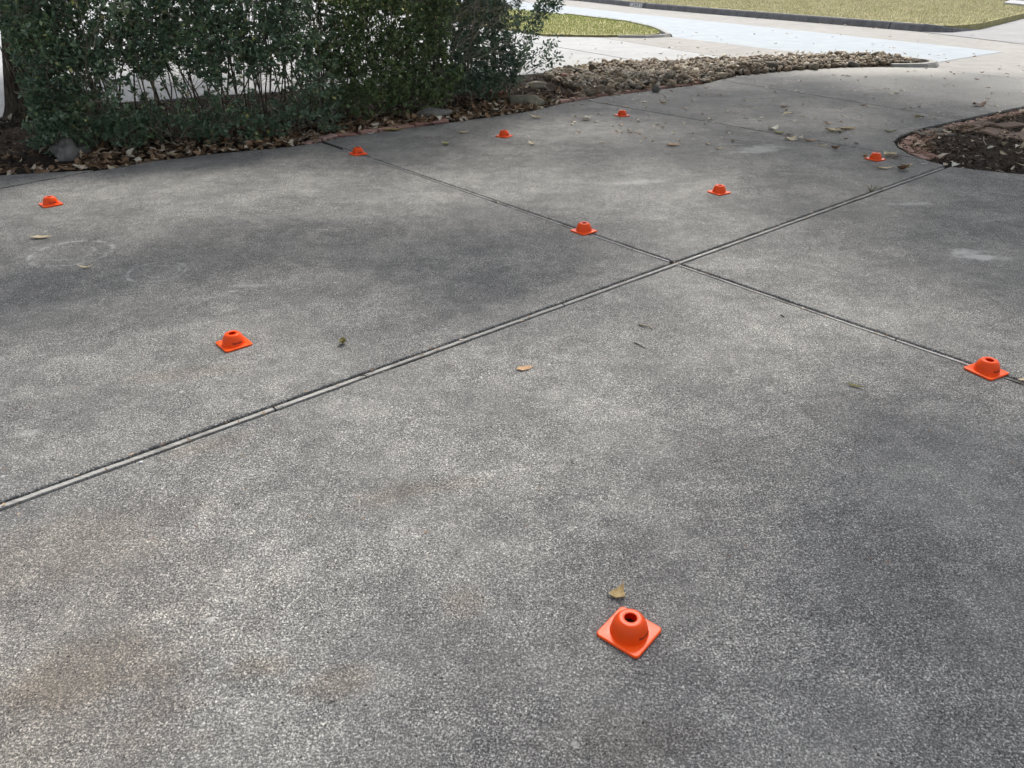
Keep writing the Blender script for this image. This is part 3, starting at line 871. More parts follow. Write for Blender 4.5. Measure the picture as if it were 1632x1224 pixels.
def rock_xform(p):
    x, y, r = p
    e = min((Vector((x, y, 0)) - q).length for q in rock_edge)
    z = rock_z(x, y) * min(1, e / .35 + .25) + r * .15
    return (x, y, z), (random.gauss(0, .35), random.gauss(0, .35), random.uniform(0, 6.3)), r
rock_edge = resample(rb_poly + [rb_poly[0]], .12)
for i, p in enumerate(pts[:300]):
    loc, rot, r = rock_xform(p)
    inst(RMESH[i % 9], "river_rock", loc, rot, (r * random.uniform(.85, 1.3), r * random.uniform(.7, 1.05), r * random.uniform(.7, 1.05)), rbed)
lo = [rock_xform(p) for p in pts[300:]]
if lo:
    Vs, Fs, of = [], [], 0
    from mathutils import Euler
    for i, (loc, rot, r) in enumerate(lo):
        me = RMESH[i % 9]
        v = np.empty(len(me.vertices) * 3, np.float32); me.vertices.foreach_get("co", v); v = v.reshape(-1, 3)
        f = np.empty(len(me.loops), np.int32); me.loops.foreach_get("vertex_index", f)
        Vs.append(v @ (np.array(Euler(rot).to_matrix()) * r).T + np.array(loc)); Fs.append(f + of); of += len(v)
    tag(np_mesh("small_rocks", np.concatenate(Vs), np.concatenate(Fs), 4, ROCK_I, rbed, True), kind="stuff")
# single rock that rolled onto the drive
p = at(1045, 147)
o = inst(rock_mesh("river_rock", 41, STONE, 1, .85, .9, 2, .2), "river_rock", (p.x, p.y, .035), (0, 0, .4), (.05,) * 3)
tag(o, "single dark rock that has rolled out onto the concrete", "rock")
# dry leaves among the rocks
items = []
for _ in range(1500):
    x, y = random.uniform(.5, 7.4), random.uniform(9, 13.8)
    if inside(rb_poly, np.array([x]), np.array([y]))[0]:
        items.append(((x, y, rock_z(x, y) + .045), (random.gauss(0, .5), random.gauss(0, .5), random.uniform(0, 6.3)), random.uniform(.5, 1.0)))
tag(merged_leaves("leaf_litter", items, LITTER + PALE, LEAF_PALE_I, rbed), kind="stuff")
# kerb nose at the rock bed's end
rk = tag(empty("rock_bed_kerb"), "low concrete kerb nose where the rock bed meets the street", kind="structure")
ribbon("kerb_stone", resample(P((1425, 107.2), (1450, 107.2), (1480, 106.2), (1494, 104.2), (1497, 102)), .1), 1, .055, .14, KERB_PALE, rk, -.015, .02)
ribbon("kerb_stone", resample(P((1495, 101), (1486, 97.6), (1440, 92.5), (1395, 89.5), (1340, 88)), .2), 1, .05, .12, KERB_PALE, rk, -.02, .02)

# ------------------------------------------------------------------ shrubs
def tube(V, F, pts, r0, r1, sides=4):
    base = len(V); m = len(pts)
    for i, p in enumerate(pts):
        t = (pts[min(i + 1, m - 1)] - pts[max(i - 1, 0)])
        t = t.normalized() if t.length > 1e-6 else Vector((0, 0, 1))
        a = t.orthogonal().normalized(); b = t.cross(a)
        r = r0 + (r1 - r0) * i / max(1, m - 1)
        for q in range(sides):
            an = 2 * math.pi * q / sides
            V.append(p + a * (math.cos(an) * r) + b * (math.sin(an) * r))
    for i in range(m - 1):
        for q in range(sides):
            q2 = (q + 1) % sides
            F.append((base + i * sides + q, base + i * sides + q2, base + (i + 1) * sides + q2, base + (i + 1) * sides + q))

def leaf_cloud(name, C, D, L, W, mat, parent):
    """C centres (n,3), D direction (n,3): folded two-quad leaves"""
    n = len(C)
    D = D / np.linalg.norm(D, axis=1, keepdims=True)
    up = rng.normal(0, .6, (n, 3)); up[:, 2] += .9
    S = np.cross(D, up); S /= np.linalg.norm(S, axis=1, keepdims=True) + 1e-9
    N = np.cross(S, D)
    q_ = rng.uniform(.5, 1.4, n); l = (L * q_)[:, None]; w = (W * q_ * rng.uniform(.8, 1.2, n))[:, None]
    A = C; T = C + D * l
    mid = C + D * l * .5
    fold = N * w * .35
    V = np.stack([A, mid + S * w + fold, T, mid - S * w + fold, mid], 1)
    idx = np.arange(n)[:, None] * 5
    F = np.stack([idx + np.array([0, 1, 4]), idx + np.array([4, 1, 2]), idx + np.array([0, 4, 3]), idx + np.array([4, 2, 3])], 1)
    return np_mesh(name, V.reshape(-1, 3), F.ravel(), 3, mat, parent)

def shrub(label, u0, u1, v_front, depth, top, n_stem, n_twig, leafL, leafW, per, mat, dens, extra=(), front_bias=.55, bare=60, group="shrubs of the hedge"):
    """a shrub standing between pixel columns u0..u1, its front foot on row v_front"""
    a, b = at(u0, v_front[0]), at(u1, v_front[1])
    ex = (b - a); W = ex.length; ex.normalize(); ey = Vector((-ex.y, ex.x, 0))
    o = (a + b) * .5 + ey * depth * .5
    root = tag(empty("shrub", (o.x, o.y, 0)), label, "shrub", group)
    def loc(x, y, z): q = ex * x + ey * y; return Vector((q.x, q.y, z))
    rs = random
    SV, SF, TV, TF, stems = [], [], [], [], []
    for _ in range(n_stem):
        bx, by = rs.uniform(-.46, .46) * W, rs.uniform(-.32, .32) * depth
        tx = bx + rs.gauss(0, .22); ty = by + rs.gauss(0, .16); h = top * rs.uniform(.7, 1.0)
        pts = []
        for i in range(8):
            t = i / 7
            pts.append(loc(bx + (tx - bx) * t ** 1.3 + .05 * noise.noise(Vector((bx * 9, t * 3, 1))), by + (ty - by) * t ** 1.3 + .05 * noise.noise(Vector((by * 9, t * 3, 7))), h * t - .03))
        stems.append(pts)
        r = rs.uniform(.005, .012)
        tube(SV, SF, pts, r, .003, 5)
    mesh("stems", SV, SF, STEM, root, True)
    C, D = [], []
    cnt = 0; guard = 0
    while cnt < n_twig and guard < n_twig * 12:
        guard += 1
        x = rs.uniform(-.55, .55) * W; z = rs.uniform(.02, top + .12)
        y = (rs.random() ** 1.0 - .5) * depth * 1.05
        if rs.random() < front_bias: y = (-.5 + abs(rs.gauss(0, .16))) * depth
        # rounded volume with a lumpy skin
        lump = .93 + .55 * noise.noise(Vector((x * 2.6 + u0, z * 2.9, y * 1.5))) + .25 * noise.noise(Vector((x * 7 + u0, z * 7, y * 4)))
        if z < .22 and y < -.1 * depth and rs.random() > (z + .05) * 3.2 + .8 * noise.noise(Vector((x * 4, 3, u0))): continue
        q = (abs(x) / (.55 * W)) ** 2.6 + (abs(y) / (.54 * depth)) ** 3 + (max(0, z - top * .35) / (top * .75)) ** 4
        if q > lump: continue
        if rs.random() > dens((x / W + .5), z, y / depth): continue
        if noise.noise(Vector((x * 5 + u0, y * 5, z * 5))) + .5 * noise.noise(Vector((x * 11, y * 11, z * 11 + u0))) < rs.uniform(-.75, .15): continue
        cnt += 1
        st = min(rs.sample(stems, min(6, len(stems))), key=lambda s_: min((p - loc(x, y, z)).length_squared for p in s_[1:6]))
        src = min(st, key=lambda p: (p - loc(x, y, max(0, z - .12))).length_squared)
        dirv = (loc(x, y, z) - src)
        dirv = dirv.normalized() if dirv.length > 1e-4 else Vector((0, -1, .3))
        dirv = (dirv + Vector((rs.gauss(0, .45), rs.gauss(0, .45), rs.gauss(.15, .4)))).normalized()
        Lt = rs.uniform(.07, .17)
        p0 = loc(x, y, z) - dirv * Lt * .6; p1 = p0 + dirv * Lt + Vector((0, 0, -.012))
        if rs.random() < .30: tube(TV, TF, [src.lerp(p0, .25), p0, p1], .0026, .001, 3)
        else: tube(TV, TF, [p0, p1], .0014, .0007, 3)
        for _k in range(per):
            t = rs.random() ** .8
            c = p0.lerp(p1, t)
            dd = Vector((rs.gauss(0, 1), rs.gauss(0, 1), rs.gauss(.15, .8))).normalized() + dirv * .5
            C.append(c); D.append(dd)
    # hand-placed sprays
    for (pu, pv, dist, ln, du, dz, nleaf) in extra:
        # pu,pv pixel of spray root at depth of the shrub's middle (dist m in front of the camera)
        a_, b_ = (pu - 816) / FOC, (612 - pv) / FOC
        d = Vector((a_, math.cos(PITCH) + b_ * math.sin(PITCH), -math.sin(PITCH) + b_ * math.cos(PITCH)))
        s0 = Vector((0, 0, CAM_H)) + d * (dist / d.y) - o; s0.z = s0.z
        path = [s0 + Vector((du * t, rs.gauss(0, .01), dz * t + .03 * math.sin(t * 3))) * ln for t in (0, .25, .5, .75, 1)]
        tube(TV, TF, path, .005, .0016, 5)
        for _k in range(nleaf):
            t = .15 + .85 * rs.random() ** .7; i = min(3, int(t * 4)); c = path[i].lerp(path[i + 1], t * 4 - i)
            off3 = Vector((rs.gauss(0, 1), rs.gauss(0, 1), rs.gauss(0, 1))) * .028
            C.append(c + off3); D.append(off3.normalized() + Vector((du, 0, dz)) * .5)
    mesh("twigs", TV, TF, TWIG, root, False)
    leaf_cloud("foliage", np.array([tuple(c) for c in C]), np.array([tuple(d) for d in D]), leafL, leafW, mat, root)
    # pale bare shoots sticking out of the front
    BV, BF = [], []
    for _ in range(bare):
        x, z = rs.uniform(-.48, .48) * W, rs.uniform(.05, top * .8)
        p0 = loc(x, -.42 * depth, z); d = (loc(rs.gauss(0, .8), -1 * rs.uniform(.1, .8), 0) + Vector((0, 0, rs.gauss(.35, .7)))).normalized()
        L = rs.uniform(.08, .28)
        bend = Vector((rs.gauss(0, .04), rs.gauss(0, .04), rs.gauss(0, .04)))
        BV, BF = [], []
        tube(BV, BF, [p0, p0 + d * L * .5 + bend, p0 + d * L], .0026, .0012, 4)
        mesh("bare_shoot", BV, BF, TWIG, root)
    return root

def dens_left(x, z, y):
    d = .95
    if x > .5 and .30 < z < .66: d = .2
    return d
def dens_open(x, z, y):
    zt = .60 + .16 * noise.noise(Vector((x * 6, 2, 0))); zb = .24 + .10 * noise.noise(Vector((x * 7, 9, 0)))
    if z < zb: return .62
    if z < zt:
        m = .5 + .5 * math.sin(x * 13 + 1.0 + z * 3)
        return .03 + .11 * m + (.14 if x < .2 else 0) + (.3 if x > .88 else 0)
    if z < zt + .1: return .6
    return .85
def dens_full(x, z, y):
    if z < .12: return .45
    return 1.0
def dens_right(x, z, y):
    if z < .10: return .5
    if x > .75 and z > .55: return .45
    return .95
shrub("dark green bush crowding the tree trunk at the left", 40, 235, (252, 245), 1.2, 1.45, 30, 1750, .040, .0115, 15, G_DARK, dens_left, bare=46)
shrub("open dark green shrub with bare stems and bright gaps", 215, 545, (242, 222), 1.15, 1.45, 56, 2150, .040, .0115, 14, G_DARK, dens_open, bare=64)
shrub("dense yellowish-green shrub in the middle of the hedge", 520, 745, (205, 176), 1.1, 1.45, 38, 2500, .032, .0115, 16, G_MID, dens_full, bare=20)
shrub("blue-green shrub at the right end of the hedge", 712, 850, (175, 152), 1.1, 1.45, 28, 1600, .038, .0120, 15, G_BLUE, dens_right,
      extra=[(790, 150, 9.7, .95, .75, .62, 300), (826, 72, 9.8, .62, .55, .85, 420), (820, 108, 9.8, .55, .5, .8, 300), (845, 40, 9.8, .40, .85, .55, 260), (838, 118, 9.6, .42, .9, .45, 150), (800, 120, 9.6, .5, .6, .5, 260)], bare=18)
# tangle of dead branches hanging in the gap between the two right-hand shrubs
DV, DF = [], []
c0 = Vector((-.47, 9.02, 0))
dd0 = tag(empty("dead_branches", (c0.x, c0.y, 0)), "tangle of bare grey branches between the two right-hand shrubs", "branches")
for _ in range(70):
    p = Vector((random.gauss(0, .16), random.gauss(-.12, .06), random.uniform(.45, 1.25)))
    ang = random.gauss(.55, .45); L = random.uniform(.15, .6)
    d = Vector((math.cos(ang), random.gauss(0, .25), math.sin(ang)))
    tube(DV, DF, [p, p + d * L * .5 + Vector((random.gauss(0, .02), 0, random.gauss(0, .02))), p + d * L], random.uniform(.002, .005), .0012, 4)
tube(DV, DF, [Vector((0, .35, -.03)), Vector((-.02, .2, .4)), Vector((.05, .05, .8)), Vector((.12, -.1, 1.3))], .012, .006, 6)
mesh("branch_tangle", DV, DF, TWIG, dd0)

# ------------------------------------------------------------------ trees: trunks in the beds, unseen crowns shaped to dapple the drive
BRIGHT = [(300, 322, .9, .35), (90, 345, .7, .3), (480, 300, .6, .3), (770, 285, .5, .3), (1010, 320, .55, .35), (330, 590, .55, .25), (60, 640, .5, .25), (740, 650, .65, .4), (80, 1000, .4, .4), (1230, 470, .6, .35), (1480, 560, .5, .25), (900, 210, .5, .3)]  # ground spots the unseen crowns leave open to the sun
BRIGHT_W = [(at(u, v), rx, ry) for u, v, rx, ry in BRIGHT]
def lit(p, pad):
    g = p - SUN_DIR * (p.z / SUN_DIR.z)
    for c, rx, ry in BRIGHT_W:
        if ((g.x - c.x) / (rx + pad)) ** 2 + ((g.y - c.y) / (ry + pad)) ** 2 < 1: return True
    return False

def tree(base, r0, lean, crown_box, n_clump, label, seed):
    rs = random.Random(seed)
    root = tag(empty("oak_tree", (base.x, base.y, 0)), label, "tree")
    V, F = [], []
    nr, ns = 46, 40; H0 = 2.6
    for i in range(nr + 1):
        t = i / nr; z = -.05 + H0 * t
        r = r0 * (1 - .35 * t) * (1 + .55 * math.exp(-z * 5))
        cx, cy = lean[0] * t * t, lean[1] * t * t
        for q in range(ns):
            an = 2 * math.pi * q / ns
            g = abs(noise.noise(Vector((math.cos(an) * 4.5, math.sin(an) * 4.5, z * 1.3 + seed))))
            g2 = noise.noise(Vector((math.cos(an) * 11, math.sin(an) * 11, z * 5)))
            rr = r * (1 + .20 * g + .05 * g2)
            V.append((cx + rr * math.cos(an), cy + rr * math.sin(an), z))
    for i in range(nr):
        for q in range(ns):
            q2 = (q + 1) % ns
            F.append((i * ns + q, i * ns + q2, (i + 1) * ns + q2, (i + 1) * ns + q))
    mesh("trunk", V, F, BARK, root, True)
    fork = Vector((lean[0], lean[1], H0 - .1))
    BV, BF = [], []
    clumps = []
    x0, x1, y0, y1, z0, z1 = crown_box
    tries = 0
    while len(clumps) < n_clump and tries < n_clump * 30:
        tries += 1
        p = Vector((rs.uniform(x0, x1), rs.uniform(y0, y1), rs.uniform(z0, z1)))
        rad = rs.uniform(.35, .7)
        if lit(p, rad * .9): continue  # no clump where it would shade a bright spot
        clumps.append((p - Vector((base.x, base.y, 0)), rad))
    limbs = []
    for k in range(9):
        tgt = Vector((rs.uniform(x0, x1) - base.x, rs.uniform(y0, y1) - base.y, rs.uniform(z0 + .6, z1)))
        mid = fork.lerp(tgt, .5) + Vector((0, 0, .5))
        pts = [fork, fork.lerp(mid, .5) + Vector((0, 0, .2)), mid, mid.lerp(tgt, .5), tgt]
        limbs.append(pts); tube(BV, BF, pts, r0 * .42, .03, 8)
    for c, rad in clumps:
        s_ = min((p for l in limbs for p in l[1:]), key=lambda p: (p - c).length_squared)
        tube(BV, BF, [s_, s_.lerp(c, .5) + Vector((0, 0, .12)), c], .028, .008, 5)
    mesh("branches", BV, BF, BARK, root, True)
    C, D = [], []
    for c, rad in clumps:
        for _ in range(150):
            v = Vector((rs.gauss(0, 1), rs.gauss(0, 1), rs.gauss(0, .65))).normalized() * rad * rs.random() ** .45
            C.append(tuple(c + v)); D.append((rs.gauss(0, 1), rs.gauss(0, 1), rs.gauss(-.2, .6)))
    leaf_cloud("crown", np.array(C), np.array(D), .16, .05, G_TREE, root)
    return root
tb_ = at(58, 188)
tree(Vector((tb_.x - .05, tb_.y + .12, 0)), .20, (.5, .6), (-8.0, .8, 4.2, 14.5, 3.2, 5.0), 250, "dark rough-barked tree trunk at the left edge behind the bush", 5)
tree(Vector((7.3, 6.6, 0)), .22, (-.4, .5), (.6, 8.0, 4.0, 14.5, 3.2, 5.0), 215, "unseen oak in the mulch bed beyond the right edge, crown shaped to shade the drive", 9)  # wholly out of view, put here for its shade on the drive

# ------------------------------------------------------------------ cones
def make_cone():
    root = empty("agility_cone")
    B, T, cr = .0620, .0080, .012
    # base plate: rounded square, with the opening under the dome
    def rsq(h, r, n=5):
        pts = []
        for k, (sx, sy) in enumerate(((1, 1), (-1, 1), (-1, -1), (1, -1))):
            for i in range(n + 1):
                a = math.pi / 2 * (k + i / n)
                pts.append((sx * (h - r) + r * math.cos(a), sy * (h - r) + r * math.sin(a)))
        return pts
    prof = [(B - .001, 0), (B, .0015), (B, T - .0028), (B - .0008, T - .0010), (B - .0028, T), (B - .0055, T - .0004)]
    V, F = [], []
    for h, z in prof:
        V += [(x, y, z) for x, y in rsq(h, max(.002, cr - (B - h)))]
    m = 24
    for i in range(len(prof) - 1):
        for q in range(m):
            q2 = (q + 1) % m; F.append((i * m + q, i * m + q2, (i + 1) * m + q2, (i + 1) * m + q))
    # flat to the circle
    o0 = (len(prof) - 1) * m; c0 = len(V)
    angs = [math.atan2(V[o0 + q][1], V[o0 + q][0]) for q in range(m)]
    V += [(.0492 * math.cos(a), .0492 * math.sin(a), T - .0012) for a in angs]
    for q in range(m):
        q2 = (q + 1) % m; F.append((o0 + q, o0 + q2, c0 + q2, c0 + q))
    mesh("base", V, F, PLASTIC, root, True)
    # dome
    dp = [(.0482, T - .0014), (.0472, T + .0006), (.0466, T + .004), (.0449, .021), (.0432, .030), (.0402, .0395), (.0362, .0480), (.0318, .0548), (.0298, .0568), (.0284, .0578), (.0268, .0582), (.0166, .0582), (.0156, .0578), (.0150, .0567), (.0165, .055), (.026, .0535), (.033, .047), (.0385, .036), (.0425, .020), (.0435, .003)]
    dp = [(r * 1.03, z if z < .015 else .015 + (z - .015) * .90) for r, z in dp]
    V, F = [], []; n = 40
    for r, z in dp:
        V += [(r * math.cos(2 * math.pi * q / n), r * math.sin(2 * math.pi * q / n), z) for q in range(n)]
    for i in range(len(dp) - 1):
        for q in range(n):
            q2 = (q + 1) % n; F.append((i * n + q, i * n + q2, (i + 1) * n + q2, (i + 1) * n + q))
    mesh("dome", V, F, PLASTIC_DOME, root, True)
    # black lettering wrapped round the dome
    me = text_mesh("Furoload", .0118, 0, .00035)
    w = max(v.co.x for v in me.vertices) - min(v.co.x for v in me.vertices)
    k = .040 / w
    for v in me.vertices:
        z = .0215 + v.co.y * .9
        r = .0458 + (.0432 - .0458) * (z - T - .005) / (.030 - T - .005) * 1.0 + .0019
        a = -math.pi / 2 + v.co.x * k / .0435
        v.co = Vector((r * math.cos(a), r * math.sin(a), z))
    me.materials.append(BLACK_PAINT)
    link(bpy.data.objects.new("lettering", me), root)
    return root
cone0 = make_cone()
# left and right base corners in the photograph, quarter turns of the lettering, label
CONES = [
    ((952, 1010), (1053, 1003), 1, "orange plastic cone alone in the foreground, nearest the camera"),
    ((342, 546), (404, 548), 1, "orange cone on the left slab, a little above the long joint"),
    ((61.5, 325), (101, 325), 1, "leftmost orange cone, near the bare end of the hedge bed"),
    ((555, 244), (587, 245), 1, "orange cone standing on the joint right at the hedge edge"),
    ((790, 217), (817, 216), 1, "orange cone between the hedge-side joint cone and the farthest cone"),
    ((980, 183), (1003, 184), 1, "smallest, farthest orange cone, just in front of the river rocks"),
    ((909, 367), (952, 368), 2, "orange cone on the joint, left of where the two joints cross"),
    ((1128, 305), (1164, 307), 2, "orange cone on open concrete above the crossing of the joints"),
    ((1377, 252), (1413, 254), 2, "orange cone beside the tip of the mulch bed among fallen leaves"),
    ((1537, 586), (1607, 595), 1, "orange cone on the joint at the right edge of the view"),
]
for i, (Lc, Rc, qt, lab) in enumerate(CONES):
    a, b = at(*Lc, .006), at(*Rc, .006); c = (a + b) * .5; ang = math.atan2(b.y - a.y, b.x - a.x) - math.pi / 4 + qt * math.pi / 2
    if i == 0: o = cone0
    else:
        o = cone0.copy(); col.objects.link(o)
        for ch in list(cone0.children):
            cc = ch.copy(); col.objects.link(cc); cc.parent = o
    o.location = (c.x, c.y, .0015); o.rotation_euler = (0, 0, ang)
    tag(o, lab, "cone", "orange cones set out on the driveway")

# ------------------------------------------------------------------ leaves, twigs and bits on the driveway
def drop_leaf(u, v, size, rz, shape, mat, label, tiltx=0.0, group="leaves fallen on the driveway"):
    p = at(u, v)
    Ls, Ws, cu, fo, lo_ = shape
    me = leaf_mesh("fallen_leaf", size, size * Ws / Ls, cu, fo, lo_, mat, int(u) % 17, .6 if cu > .15 else .2)
    o = inst(me, "fallen_leaf", (p.x, p.y, .001), (tiltx, 0, rz))
    return tag(o, label, "leaf", group)
S = SHAPES
drop_leaf(987, 945, .058, 1.1, (.07, .058, .10, .35, -1), L_TAN, "tan wedge-shaped leaf lying just behind the foreground cone")
drop_leaf(836, 588, .075, .35, (.08, .036, .04, .1, .25), L_ORANGE, "flat orange-tan lobed leaf in the middle of the near slab")
drop_leaf(547, 548, .045, 1.6, (.06, .045, .45, .9, 0), L_OLIVE, "small curled olive leaf standing up left of the long joint")
drop_leaf(66, 380, .13, .1, (.10, .030, .10, .5, .12), L_CREAM, "long cream leaf below the leftmost cone")
drop_leaf(138, 428, .09, .2, (.09, .024, .3, .6, .1), L_CREAM, "cream leaf with upturned ends beside the pale pot ring")
drop_leaf(1363, 617, .075, -.5, (.09, .018, .1, .6, .1), L_OLIVE, "thin twisted olive-yellow leaf on the right half of the near slab")
drop_leaf(625, 209, .19, .25, (.08, .036, .10, .5, .12), L_TAN, "large tan leaf at the hedge edge by the brick edging")
drop_leaf(591, 214, .10, .4, (.09, .022, .3, .6, .1), L_WHITE, "curled whitish leaf touching the large tan leaf")
drop_leaf(710, 231, .10, 2.2, (.07, .045, .25, .7, 0), L_GREEN, "pale yellow-green curled leaf between the second and third far cones")
drop_leaf(738, 213, .13, -.25, (.10, .026, .2, .8, .1), L_CREAM, "rolled cream leaf close to the hedge edge", )
drop_leaf(682, 220, .07, .1, (.09, .016, .1, .5, 0), L_BROWN, "thin dark leaf left of the yellow-green leaf")
drop_leaf(848, 231, .11, -.9, (.09, .03, .25, .7, .1), L_CREAM, "cream leaf in front of the second farthest cone")
drop_leaf(935, 191, .13, .2, (.08, .05, .3, .7, .2), L_WHITE, "largest whitish leaf left of the farthest cone")
drop_leaf(854, 188, .16, -.5, (.09, .03, .2, .5, .1), L_CREAM, "pale leaf by the long greenish-brown stone")
drop_leaf(916, 195, .06, 1.0, S[2], L_WHITE, "small whitish leaf in front of the largest whitish one")
drop_leaf(950, 195, .08, .1, S[1], L_WHITE, "small bleached leaf right beside the largest whitish one")
drop_leaf(1026, 163, .09, .5, S[2], L_WHITE, "bleached leaf behind the farthest cone, near the rocks")
drop_leaf(1057, 165, .11, -.3, S[4], L_CREAM, "cream curled leaf straight below the rolled-out rock")
drop_leaf(1017, 194, .08, 1.3, S[4], L_WHITE, "small curled white leaf right of the farthest cone")
drop_leaf(1073, 232, .12, .1, S[2], L_ORANGE, "flat orange leaf on the far slab, in front of the thin joint")
drop_leaf(1146, 238, .10, .0, S[5], L_CREAM, "long pale leaf above the cone on open concrete")
drop_leaf(1250, 171, .11, .05, S[0], L_RED, "russet leaf beyond the thin joint")
drop_leaf(1256, 184, .14, .2, S[3], L_CREAM, "cream leaf in front of the russet one")
drop_leaf(1232, 206, .13, .6, S[6], L_WHITE, "curled white leaf just beyond the thin joint")
drop_leaf(1240, 213, .13, -.8, S[1], L_GREEN, "yellowish leaf touching the curled white leaf at the joint")
drop_leaf(1259, 223, .12, .2, S[6], L_CREAM, "cupped cream leaf lying on the thin joint")
drop_leaf(1274, 223, .10, .8, S[4], L_WHITE, "curled white leaf on the thin joint, right of the cupped one")
drop_leaf(1290, 225, .14, -.2, S[5], L_ORANGE, "slim orange-tan leaf lying along the thin joint")
drop_leaf(1326, 210, .15, -.3, (.09, .045, .2, .6, .2), L_CREAM, "broad cream leaf in the cluster beyond the thin joint")
drop_leaf(1338, 209, .12, .1, S[3], L_BROWN, "brown leaf between the two cream leaves of the cluster")
drop_leaf(1352, 206, .16, .15, S[0], L_TAN, "tan leaf at the right of the cluster beyond the thin joint")
drop_leaf(1320, 198, .10, -.5, S[1], L_CREAM, "slim pale leaf behind the leaf cluster")
drop_leaf(1331, 238, .10, .3, S[4], L_BROWN, "dark cupped leaf near the mulch bed tip, left of the cone there")
drop_leaf(1310, 233, .09, 0, S[5], L_CREAM, "thin pale leaf left of the dark cupped leaf")
drop_leaf(1418, 249, .13, .4, (.08, .06, .15, .5, .2), L_CREAM, "broad cream leaf right behind the mulch-side cone")
drop_leaf(1430, 253, .09, .1, S[3], L_BROWN, "brown leaf right of the mulch-side cone")
drop_leaf(1378, 251, .08, .8, S[4], L_TAN, "tan leaf caught under the left corner of the mulch-side cone")
drop_leaf(1407, 269, .14, -.4, S[5], L_CREAM, "long cream leaf in front of the mulch-side cone")
drop_leaf(1438, 271, .14, .5, (.08, .045, .25, .6, .25), L_BROWN, "star-shaped brown leaf in front of the mulch bed tip")
drop_leaf(1446, 265, .09, .2, S[1], L_CREAM, "slim cream leaf behind the star-shaped brown one")
drop_leaf(1473, 262, .05, .2, S[2], L_WHITE, "small bleached leaf near the end of the long joint")
drop_leaf(1465, 189, .13, .3, S[3], L_OLIVE, "olive leaf left of the mulch bed's far edge")
drop_leaf(1560, 169, .17, .3, S[6], L_BROWN, "dark brown curled leaf beyond the mulch bed")
drop_leaf(1418, 211, .13, .1, S[5], L_OLIVE, "flat greenish leaf at the mulch bed tip")
drop_leaf(1628, 607, .05, .5, S[1], L_CREAM, "cream leaf on the joint right of the right-edge cone")

# many small far leaves that nothing tells apart
cnt = 0
while cnt < 165:
    u, v = random.uniform(900, 1632), random.uniform(112, 232)
    if v < 150 - (u - 900) * .07: continue
    p = at(u, v)
    if inside(mulch_poly + [], np.array([p.x]), np.array([p.y]))[0] or not inside(outline, np.array([p.x]), np.array([p.y]))[0]: continue
    sc = random.uniform(.45, .95)
    o = inst(PALE[cnt % 7] if random.random() < .8 else LITTER[cnt % 7], "small_leaf", (p.x, p.y, .001), (0, 0, random.uniform(0, 6.3)), (sc,) * 3)
    tag(o, "one of the small dry leaves strewn over the far slabs", "leaf", "small leaves strewn over the far slabs"); cnt += 1
bits = []
for _ in range(130):                                            # crumbs on drive and street
    u, v = random.uniform(0, 1632), random.uniform(150, 900); p = at(u, v)
    if inside(outline, np.array([p.x]), np.array([p.y]))[0]:
        bits.append(((p.x, p.y, .0005), (0, 0, random.uniform(0, 6.3)), random.uniform(.08, .2)))
for _ in range(140):
    u, v = random.uniform(870, 1632), random.uniform(45, 130); p = at(u, v)
    if not inside(rb_poly, np.array([p.x]), np.array([p.y]))[0] and not inside(isl_poly, np.array([p.x]), np.array([p.y]))[0]:
        bits.append(((p.x, p.y, .0), (0, 0, random.uniform(0, 6.3)), random.uniform(.5, 1.1)))
for ln_, n_ in ((LINE_A, 60), (LINE_B, 50), (LINE_C, 16)):
    for _ in range(n_):
        q = ln_[0].lerp(ln_[1], random.random()) + Vector((random.gauss(0, .014), random.gauss(0, .014), 0))
        bits.append(((q.x, q.y, .0008), (0, 0, random.uniform(0, 6.3)), random.uniform(.08, .32)))
for _ in range(90):
    q = kerb_line[1].lerp(kerb_line[6], random.random() ** .6) - SN * abs(random.gauss(0, .18))
    bits.append(((q.x, q.y, -.024), (0, 0, random.uniform(0, 6.3)), random.uniform(.4, 1.0)))
tag(merged_leaves("leaf_crumbs", bits, LITTER, LEAF_DRY_I, None), "scattered crumbs of dead leaves on drive and street", "leaf crumbs", kind="stuff")
mb = []
for _ in range(420):                                            # leaves on the mulch
    x, y = random.uniform(3.4, 8.5), random.uniform(4.3, 10.2)
    if inside(mulch_poly, np.array([x]), np.array([y]))[0]:
        mb.append(((x, y, mulch_z(x, y) + .012), (random.gauss(0, .3), random.gauss(0, .3), random.uniform(0, 6.3)), random.uniform(.5, 1.25)))
for k, (loc, rot, sc) in enumerate(mb[:110]): inst(PALE[k % 7], "dry_leaf", loc, rot, (sc,) * 3, mbed)
tag(merged_leaves("leaf_litter", mb[110:], PALE, LEAF_PALE_I, mbed), kind="stuff")

band = []
for q in resample([Vector((p.x, p.y, 0)) for p in bl3], .012):
    for _ in range(2):
        band.append(((q.x + random.uniform(.0, .32), q.y + random.uniform(-.22, .02), -.009 + random.uniform(0, .006)), (random.gauss(0, .2), random.gauss(0, .2), random.uniform(0, 6.3)), random.uniform(.15, .6)))
band = [b_ for b_ in band if inside(mulch_poly, np.array([b_[0][0]]), np.array([b_[0][1]]))[0]]
tag(merged_leaves("leaf_litter", band, LITTER, LEAF_DRY_I, mbed), kind="stuff")

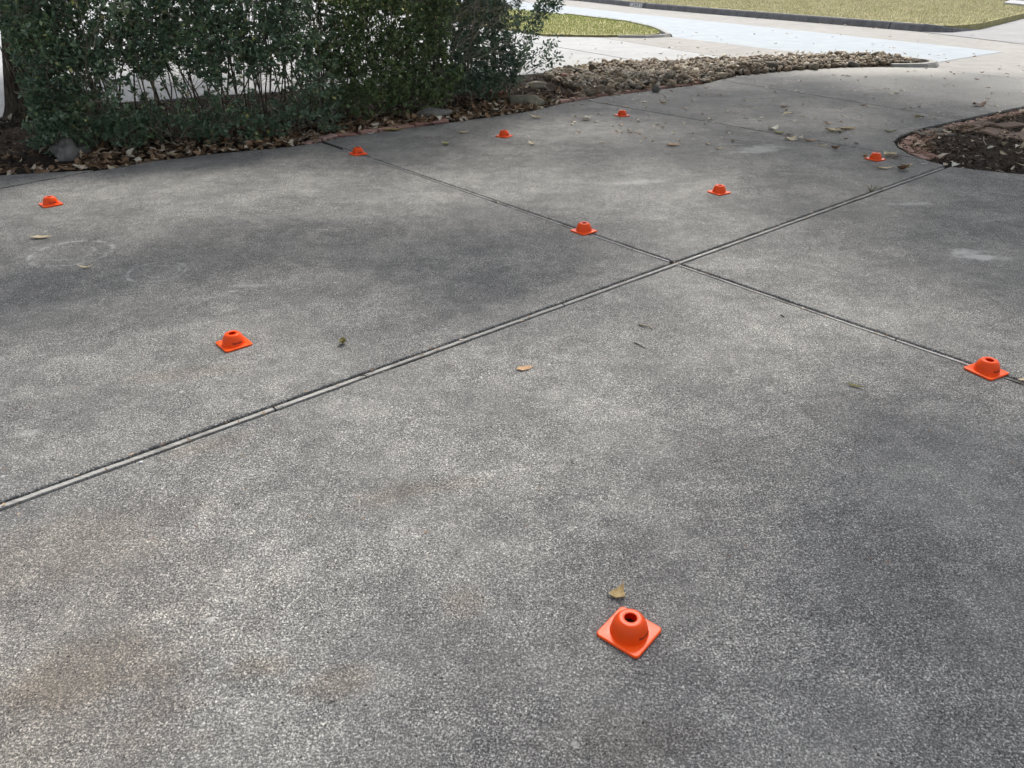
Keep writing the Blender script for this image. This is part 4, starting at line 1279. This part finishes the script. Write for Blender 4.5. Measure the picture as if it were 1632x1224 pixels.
def twig(px0, px1, r, label, mat=DEAD_TWIG, kink=.004):
    a, b = at(*px0), at(*px1); c = (a + b) * .5
    V, F = [], []
    pts = [(a - c).lerp(b - c, t) + Vector((random.gauss(0, kink), random.gauss(0, kink), r + random.uniform(0, .002))) for t in (0, .3, .55, .8, 1)]
    tube(V, F, pts, r, r * .5, 6)
    o = mesh("twig", V, F, mat, None, True); o.location = (c.x, c.y, 0)
    return tag(o, label, "twig", "twigs on the driveway")
twig((1018, 519), (1040, 525), .0055, "thicker grey-brown twig on the near slab below the joint crossing", TWIG)
twig((1012, 547), (1030, 556), .003, "thin dark bent twig just below the thicker one")
twig((1243, 503), (1251, 507), .004, "short dark twig right of the joint crossing")
twig((908, 733), (919, 742), .0018, "tiny dark splinter in the middle of the near slab")
twig((101, 1181), (120, 1184), .001, "hair-thin dark stalk in the bottom left corner")
twig((432, 651), (452, 648), .002, "broken splinter caught on the long joint at the left")
twig((572, 601), (590, 597), .0025, "small splinter caught on the long joint near its middle")
# pebble and weed
p = at(225, 738)
tag(inst(rock_mesh("pebble", 60, WHITE_PAINT, 1, .7, .6, 1, .1), "pebble", (p.x, p.y, .003), (0, 0, .3), (.008,) * 3), "small white pebble beside the long joint at the left", "pebble")
p = at(1388, 305)
V, F = [], []
for _ in range(16):
    a = random.uniform(0, 6.28); L = random.uniform(.03, .09)
    tube(V, F, [Vector((0, 0, -.01)), Vector((math.cos(a) * L * .5, math.sin(a) * L * .5, L * .55)), Vector((math.cos(a) * L, math.sin(a) * L, L * .35))], .0014, .0006, 3)
o = mesh("weed", V, F, L_OLIVE); o.location = (p.x, p.y, 0)
tag(o, "dried weed tuft growing from the long joint near the mulch bed", "weed")

# ------------------------------------------------------------------ black garden light behind the right-hand shrub
def lathe(prof, n=24):
    V, F = [], []
    for r, z in prof: V += [(r * math.cos(2 * math.pi * q / n), r * math.sin(2 * math.pi * q / n), z) for q in range(n)]
    for i in range(len(prof) - 1):
        for q in range(n):
            q2 = (q + 1) % n; F.append((i * n + q, i * n + q2, (i + 1) * n + q2, (i + 1) * n + q))
    return V, F
gl = tag(empty("garden_light", (-.22, 10.0, 0)), "black hooded garden light half hidden behind the right-hand shrub", "garden light")
V, F = lathe([(.02, 1.12), (.05, 1.10), (.10, 1.02), (.22, .965), (.22, .955), (.09, .975), (.02, .985)]); mesh("hood", V, F, BLACK, gl, True)
V, F = lathe([(.0, .985), (.07, .98), (.075, .75), (.05, .72), (.03, .70), (.028, .02), (.06, .01), (.06, -.02)]); mesh("post", V, F, BLACK, gl, True)
V, F = lathe([(.0, .022), (.15, .022), (.16, .012), (.16, -.03)]); mesh("foot_pad", V, F, RED_PAD, gl, True)
